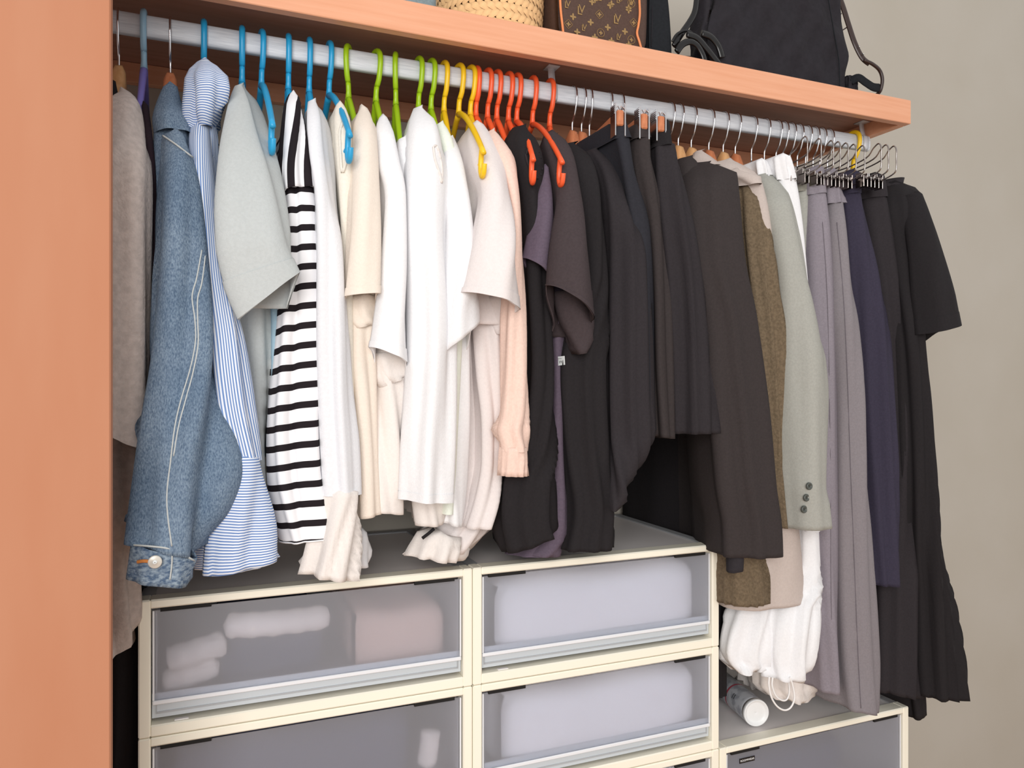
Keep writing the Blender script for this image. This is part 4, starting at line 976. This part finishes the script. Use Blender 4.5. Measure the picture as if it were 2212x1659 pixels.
c = cloth('body', [(436, 1792, 1819, 1.13), (504, 1796, 1828, 1.11), (620, 1801, 1838, 1.10), (700, 1803, 1849, 1.09), (853, 1805, 1861), (1020, 1807, 1868), (1177, 1809, 1876), (1420, 1813, 1889), (1528, 1822, 1535, 1891, 1.085)], 'warm_grey', g, x, fold=.0035, wl=.045, seed=79, solid=.0014)
seam('side_seam', c, [(1808, 480), (1822, 640), (1830, 800), (1837, 1000), (1845, 1200), (1853, 1400), (1860, 1530)], .0006, 'seam_grey', g, .0007)
g, x = gar('trousers', 1838, 'cropped navy trousers beside the warm grey ones', 'trousers', None, 1.14)
cloth('waistband', [(376, 1818, 1855, 1.145), (420, 1822, 1857, 1.14)], 'navy', g, x, fold=.0015, seed=80)
c = cloth('body', [(418, 1823, 1856, 1.143), (504, 1830, 1872, 1.125), (620, 1840, 1897, 1.115), (777, 1852, 1920, 1.11), (1020, 1868, 1932), (1180, 1876, 1933), (1262, 1881, 1933)], 'navy', g, x, fold=.004, wl=.03, seed=81, solid=.0012)
g, x = gar('skirt', 1880, 'long black skirt clipped beside the cropped navy trousers', 'skirt', None, 1.15)
cloth('waistband', [(384, 1858, 1905, 1.155), (430, 1862, 1911, 1.15)], 'cloth_soft_black', g, x, fold=.002, seed=82)
cloth('body', [(428, 1863, 1910, 1.153), (520, 1876, 1926, 1.14), (700, 1896, 1946, 1.13), (1000, 1903, 1968), (1250, 1898, 1978), (1440, 1893, 1985), (1490, 1890, 1502, 1988, 1.13)], 'cloth_soft_black', g, x, fold=.005, wl=.035, seed=83, solid=.0012)
# long black dress
g, x = gar('long_dress', 1843, 'long black short-sleeved dress at the end of the rod', 'dress')
c = cloth('body', [(402, 1908, 1952, 1.18), (425, 1908, 1984, 1.14), (470, 1915, 1992, 1.12), (600, 1935, 1986, 1.11), (737, 1950, 1988, 1.10), (878, 1958, 2000), (1020, 1963, 2009), (1152, 1968, 2023), (1291, 1978, 2046), (1420, 1985, 2069), (1504, 1990, 1501, 2081, 1.10)], 'cloth_black', g, x, fold=.006, wl=.034, seed=84, solid=.0014, nf=24)
cloth('collar', [(388, 1910, 1950, 1.185), (404, 1907, 1946, 1.18)], 'cloth_soft_black', g, x, fold=.001, seed=85, depth=.13, top=False, solid=.001)
c = cloth('sleeve', [(422, 1955, 1988, 1.125), (491, 1967, 2013, 1.09), (560, 1976, 2032, 1.075), (640, 1984, 2053, 1.06), (690, 1990, 672, 2060, 1.055), (722, 1994, 700, 2066, 1.05)], 'cloth_black', g, xat(1995, 1.12), depth=.10, fold=.002, wl=.05, seed=86, solid=.0018, drop=.03)
hem_band('sleeve_hem', c, 'cloth_black', g, .9, out=.0006)
cloth('underskirt', [(1450, 1960, 1990, 1.16), (1553, 1970, 1540, 1996, 1.16)], 'cloth_black', g, x, depth=.2, fold=.004, wl=.03, seed=87, solid=.001)

# ------------------------------------------------------------------ things on the shelf and drawers
SX = lambda px, Y=1.18: xat(px, Y)
# grey-teal scarf at the far end of the visible shelf
pad('folded_scarf', (SX(800, 1.22), 1.18, ZST), (SX(935, 1.22), 1.36, ZST + .035), 'cloth_teal_grey', 'grey-teal folded scarf lying beside the straw basket', None, .02, 3, 'scarf')
# straw basket
bc = Vector((xat(1064, 1.25), 1.262, ZST)); R0 = .088
bk_ = root('straw_basket', bc, 'round woven straw basket standing between the scarf and the brown bag', 'basket')
def brad(z): return R0 + .055 * z
mk('inner_wall', *lathe([(.02, .001), (R0 - .004, .001), (brad(.1) - .004, .1), (brad(.2) - .004, .2)], bc, 'Z', 40), 'straw_dark', bk_)
RH, NS = .0135, 44
def strand(sg):
    v, f = [], []; L = 2 * PI * R0 / NS * 1.55
    for i in range(5):
        t = i / 4 - .5
        wd = .0044 * (1 - 1.2 * t * t); y = -.0032 * (1 - 3.4 * t * t)
        cx, cz = t * L, sg * t * RH * 1.0
        for k in (-1, 0, 1): v.append((cx - sg * k * wd * .6, y - (.0012 if k == 0 else 0), cz + k * wd * 1.15))
    for i in range(4):
        for k in range(2): f.append((i * 3 + k, (i + 1) * 3 + k, (i + 1) * 3 + k + 1, i * 3 + k + 1))
    return v, f
sm_ = {1: me_of('strand', strand(1), 'straw'), -1: me_of('strand', strand(-1), 'straw')}
rest = MB()
for j in range(15):
    z = .007 + j * RH; sg = 1 if j % 2 else -1
    for k in range(NS):
        a = 2 * PI * (k + .5 * (j // 2 % 2)) / NS
        pos = Vector((math.sin(a) * brad(z), -math.cos(a) * brad(z), z))
        front = -math.cos(a) < .35 and j < 7
        if front and sum(1 for _ in bk_.children) < 290:
            o = link_part('strand', sm_[sg], bk_); o.location = pos; o.rotation_euler = (0, 0, a)
        else:
            vv, ff = strand(sg); Mz = Matrix.Rotation(a, 3, 'Z')
            rest.add(([bc + pos + Mz @ Vector(p) for p in vv], ff))
o = mk('weave', rest.v, rest.f, 'straw', bk_); o['kind'] = 'stuff'
mk('rim', *tube([bc + Vector((math.sin(2 * PI * i / 40) * brad(.206), -math.cos(2 * PI * i / 40) * brad(.206), .206)) for i in range(40)], .006, 8, True), 'straw', bk_)
# monogrammed bag
YB_ = 1.172; xl, xr = xat(1213, YB_), xat(1387, YB_)
hb = root('monogram_handbag', ((xl + xr) / 2, YB_, ZST), 'brown monogrammed boston bag with tan piping standing beside the straw basket', 'handbag')
def bag_body(x0, x1, y0, y1, z0, z1, bow=.006, nx=14, ny=14, nz=10, taper=0.0, wr=0.0, seed=1, e=7.0):
    v, f, idx = [], [], {}
    c = [(x0 + x1) / 2, (y0 + y1) / 2, (z0 + z1) / 2]; h = [(x1 - x0) / 2, (y1 - y0) / 2, (z1 - z0) / 2]
    def key(i, j, k):
        if (i, j, k) not in idx:
            a, b_, g_ = 2 * i / nx - 1, 2 * j / ny - 1, 2 * k / nz - 1
            L = (abs(a) ** e + abs(b_) ** e + abs(g_) ** e) ** (1 / e); s = max(abs(a), abs(b_), abs(g_)) / L
            a, b_, g_ = a * s, b_ * s, g_ * s
            tp = 1 - taper * (g_ + 1) / 2
            wx = wr * (math.sin(g_ * 7 + b_ * 3 + seed) + math.sin(a * 6 - g_ * 5 + seed * 2)); wy = wr * (math.sin(a * 9 + g_ * 6 + seed) + .7 * math.sin(a * 17 - g_ * 9 + seed))
            if k == 0: wx = wy = 0
            idx[i, j, k] = len(v)
            v.append((c[0] + a * h[0] * tp + wx + bow * math.copysign(1, a) * (1 - g_ * g_) * (abs(a) > .8), c[1] + b_ * h[1] * tp + wy, c[2] + g_ * h[2]))
        return idx[i, j, k]
    for i in range(nx):
        for j in range(ny):
            for k in (0, nz): f.append((key(i, j, k), key(i + 1, j, k), key(i + 1, j + 1, k), key(i, j + 1, k)))
    for i in range(nx):
        for k in range(nz):
            for j in (0, ny): f.append((key(i, j, k), key(i + 1, j, k), key(i + 1, j, k + 1), key(i, j, k + 1)))
    for j in range(ny):
        for k in range(nz):
            for i in (0, nx): f.append((key(i, j, k), key(i, j + 1, k), key(i, j + 1, k + 1), key(i, j, k + 1)))
    return v, f
mk('body', *bag_body(xl - .004, xr + .016, YB_ + .004, YB_ + .2, ZST + .0005, ZST + .19, .004, e=14), 'monogram_canvas', hb)
mk('piping', *tube([unproj(a, b_, YB_) for a, b_ in smooth_path([(1209, -160), (1210, -40), (1210, 0), (1212, 30), (1215, 55), (1217, 74)], 5)], .0022, 8), 'piping_tan', hb)
mk('piping', *tube([unproj(a, b_, YB_) for a, b_ in smooth_path([(1378, -160), (1380, -40), (1381, 0), (1382, 30), (1379, 55), (1376, 72), (1381, 90), (1386, 108)], 5)], .0022, 8), 'piping_tan', hb)
for k in range(2):
    yy = YB_ + .03 + .12 * k
    mk('handle', *tube([((xl + xr) / 2 + .05 * math.cos(PI * i / 12), yy, ZST + .185 + .05 * math.sin(PI * i / 12)) for i in range(13)], .004, 8), 'piping_tan', hb)
def poly(pts, t=.0004):
    n = len(pts); v = [(x, 0, z) for x, z in pts] + [(x, t, z) for x, z in pts]
    return v, [tuple(range(n))] + [(i, (i + 1) % n, n + (i + 1) % n, n + i) for i in range(n)]
def flower(r):
    p = []
    for k in range(32):
        a = 2 * PI * k / 32; rr = r * (.34 + .66 * abs(math.cos(2 * a)) ** 1.6); p.append((rr * math.sin(a), rr * math.cos(a)))
    return poly(p)
def ring_sq(r, wdt, e):
    mb = MB(); P = []
    for k in range(24):
        a = 2 * PI * k / 24; c_, s_ = math.cos(a), math.sin(a); q = r / (abs(c_) ** e + abs(s_) ** e) ** (1 / e)
        P.append((q * c_, 0, q * s_))
    mb.add(tube(P, wdt, 4, True)); vf = flower(r * .55); mb.add(vf)
    return mb.v, mb.f
fl_m = me_of('monogram', flower(.0062), 'monogram_gold', False); di_m = me_of('monogram', ring_sq(.0080, .0005, 1.05), 'monogram_gold', False); ci_m = me_of('monogram', ring_sq(.0072, .0005, 2.0), 'monogram_gold', False)
def motif(me, px, py, Y=YB_ + .0035):
    o = link_part('monogram', me, hb); o.location = unproj(px, py, Y) - Vector(hb.location); return o
for (a, b_) in ((1279, 4), (1318, 12), (1358, 22), (1238, 36), (1276, 48), (1313, 59), (1350, 68), (1247, 69), (1285, 80), (1321, 88), (1358, 96), (1222, -8), (1260, -18), (1300, -28), (1340, -20)): motif(fl_m, a, b_)
for (a, b_) in ((1295, 31), (1369, 49), (1340, -6), (1228, 52)): motif(di_m, a, b_)
for (a, b_) in ((1298, 71), (1364, 86)): motif(ci_m, a, b_)
for (a, b_, s_) in ((1254, 22, .021), (1332, 42, .021), (1225, 10, .016), (1261, 60, .014), (1336, 80, .014), (1296, -8, .021), (1364, 4, .016)):
    for ch, dx, dz in (('L', -.0018, -.0016), ('V', .0026, .0016)):
        text_mesh('monogram', ch, s_, 'monogram_gold', hb, Matrix.Translation(unproj(a, b_, YB_ + .0033) + Vector((dx * s_ / .021, 0, dz * s_ / .021))) @ Matrix.Rotation(PI / 2, 4, 'X'), .0003)
mot = [o_ for o_ in hb.children if o_.name.startswith('monogram')]      # the pattern goes on to the top of the bag
for o_ in mot:
    for up in (1, 2):
        c_ = Vector(o_.bound_box[0]) + Vector(o_.location); c2 = c_.z + .066 * up
        if .036 < c2 < .165 and abs(c_.x) < .074:
            n_ = o_.copy(); COL.objects.link(n_); n_.location.z += .066 * up
# black upright pouch
g = root('canvas_pouch', (xat(1420, 1.2), 1.2, ZST), 'flat black canvas pouch standing between the monogrammed bag and the black tote', 'bag')
mk('body', *bag_body(xat(1399, 1.19), xat(1452, 1.19), 1.186, 1.245, ZST + .0005, ZST + .14, .002, taper=.25, e=9), 'bag_canvas', g)
mk('side_seam', *tube([unproj(a, b_, 1.183) for a, b_ in ((1409, 12), (1409, 50), (1407, 100))], .0009, 6), 'bag_nylon', g)
# glossy little bag, its straps curled beside the tote
g = root('leather_pouch', (xat(1500, 1.22), 1.22, ZST), 'glossy black leather pouch with looped straps leaning against the large tote', 'bag')
mk('body', *bag_body(xat(1465, 1.2), xat(1556, 1.2), 1.195, 1.30, ZST + .0005, ZST + .038, .003, taper=.3, wr=.002, e=4), 'leather_gloss', g)
for pa, Y, rr in (([(1452, 90), (1462, 74), (1480, 66), (1496, 72), (1512, 98), (1524, 130)], 1.185, .0016), ([(1462, 112), (1474, 96), (1490, 90), (1506, 98), (1518, 118), (1522, 132)], 1.178, .0042),
                  ([(1456, 100), (1470, 76), (1492, 44), (1502, 20), (1506, -20)], 1.19, .004), ([(1484, 74), (1506, 82), (1526, 104), (1545, 128), (1556, 142)], 1.18, .0045), ([(1516, 72), (1536, 80), (1552, 100), (1560, 125)], 1.183, .005)):
    mk('strap', *tube([unproj(a, b_, Y) for a, b_ in smooth_path(pa, 6)], rr * 1.5, 8, False, .5, (1, 0, 0)), 'leather_gloss', g)
# big black tote
g = root('nylon_tote', (xat(1690, 1.3), 1.3, ZST), 'large crumpled black nylon tote with leather strap at the end of the shelf', 'bag')
mk('body', *bag_body(xat(1512, 1.2), xat(1838, 1.2), 1.196, 1.250, ZST + .0005, ZST + .24, .002, 40, 14, 26, taper=.13, wr=.0035, seed=4, e=9), 'bag_nylon', g)
mk('side_seam', *tube([unproj(a, b_, 1.19) for a, b_ in smooth_path([(1788, -10), (1800, 60), (1812, 130), (1814, 188)], 5)], .0012, 6), 'bag_canvas', g)
st = mk('strap', *tube([unproj(a, b_, Y) for a, b_, Y in smooth_path([(1800, -40, 1.24), (1818, 6, 1.22), (1832, 50, 1.21), (1846, 92, 1.20), (1862, 124, 1.195), (1878, 138, 1.19)], 6)], .0062, 8, False, .4, (1, -.4, 0)), 'leather_brown', g)
mk('strap_loop', *tube([unproj(a, b_, Y) for a, b_, Y in smooth_path([(1866, 130, 1.19), (1884, 138, 1.185), (1900, 152, 1.185), (1906, 172, 1.185), (1902, 195, 1.19), (1894, 204, 1.20)], 6)], .0046, 8, False, .8, (1, 0, 0)), 'leather_brown', g)
mk('strap_end', *tube([unproj(a, b_, Y) for a, b_, Y in smooth_path([(1838, 176, 1.21), (1854, 168, 1.20), (1870, 178, 1.195), (1886, 188, 1.19), (1900, 190, 1.19)], 6)], .009, 8, False, .3, (0, 0, 1)), 'bag_canvas', g)
mk('side_flap', *bag_body(xat(1822, 1.22), xat(1846, 1.22), 1.205, 1.245, ZST + .0005, ZST + .062, .002, taper=.2, wr=.0015, e=5), 'bag_nylon', g)
for pa in ([(1792, 36), (1806, 40), (1816, 30)], [(1800, 68), (1814, 68), (1828, 60)]):
    mk('strap_tie', *tube([unproj(a, b_, 1.215) for a, b_ in smooth_path(pa, 5)], .0035, 8, False, .4, (0, 1, 0)), 'leather_brown', g)
for a, b_ in ((1856, 101), (1865, 117)): mk('rivet', *lathe([(.0003, -.002), (.0014, -.0017), (.002, 0)], unproj(a, b_, 1.190), 'Y', 12), 'silver', st)

# spray can lying on the low case
zc_ = ZB + 3 * DH + .0268
p0, p1 = Vector((1.017, 1.195, zc_)), Vector((1.056, 1.385, zc_)); ax = (p1 - p0).normalized()
g = root('spray_can', ((p0.x + p1.x) / 2, (p0.y + p1.y) / 2, ZB + 3 * DH), 'grey aerosol can with a white cap lying on the low drawer case', 'spray can')
def lathe_ax(prof, n=32):
    e1 = Vector((0, 0, 1)); e2 = ax.cross(e1).normalized(); v, f = [], []
    for r_, h_ in prof:
        for k in range(n): v.append(p0 + ax * h_ + e1 * (r_ * math.cos(2 * PI * k / n)) + e2 * (r_ * math.sin(2 * PI * k / n)))
    for i in range(len(prof) - 1):
        for k in range(n): f.append((i * n + k, i * n + (k + 1) % n, (i + 1) * n + (k + 1) % n, (i + 1) * n + k))
    f.append(tuple(range(n))); f.append(tuple((len(prof) - 1) * n + k for k in range(n)))
    return v, f
mk('body', *lathe_ax([(.0235, .012), (.0255, .013), (.0262, .018), (.0262, .175), (.024, .185), (.015, .19)]), 'can_print', g)
mk('cap', *lathe_ax([(.0003, .0042), (.005, .004), (.010, .0036), (.018, .005), (.0215, .0045), (.0235, .001), (.0258, .0), (.0266, .003), (.0264, .0115), (.02, .0118)]), 'can_white', g)
mk('red_band', *lathe_ax([(.0262, .078), (.02635, .0785), (.02635, .083), (.0262, .0835)]), 'can_red', g)
for hh_, an in ((.05, -1.0), (.056, -1.0)):
    e1 = Vector((0, 0, 1)); e2 = ax.cross(e1).normalized()
    P = [p0 + ax * hh_ + (e1 * math.cos(an + q * .05) + e2 * math.sin(an + q * .05)) * .0264 for q in range(-4, 5)]
    mk('print_bar', *tube(P, .0006, 5), 'print_black', g)
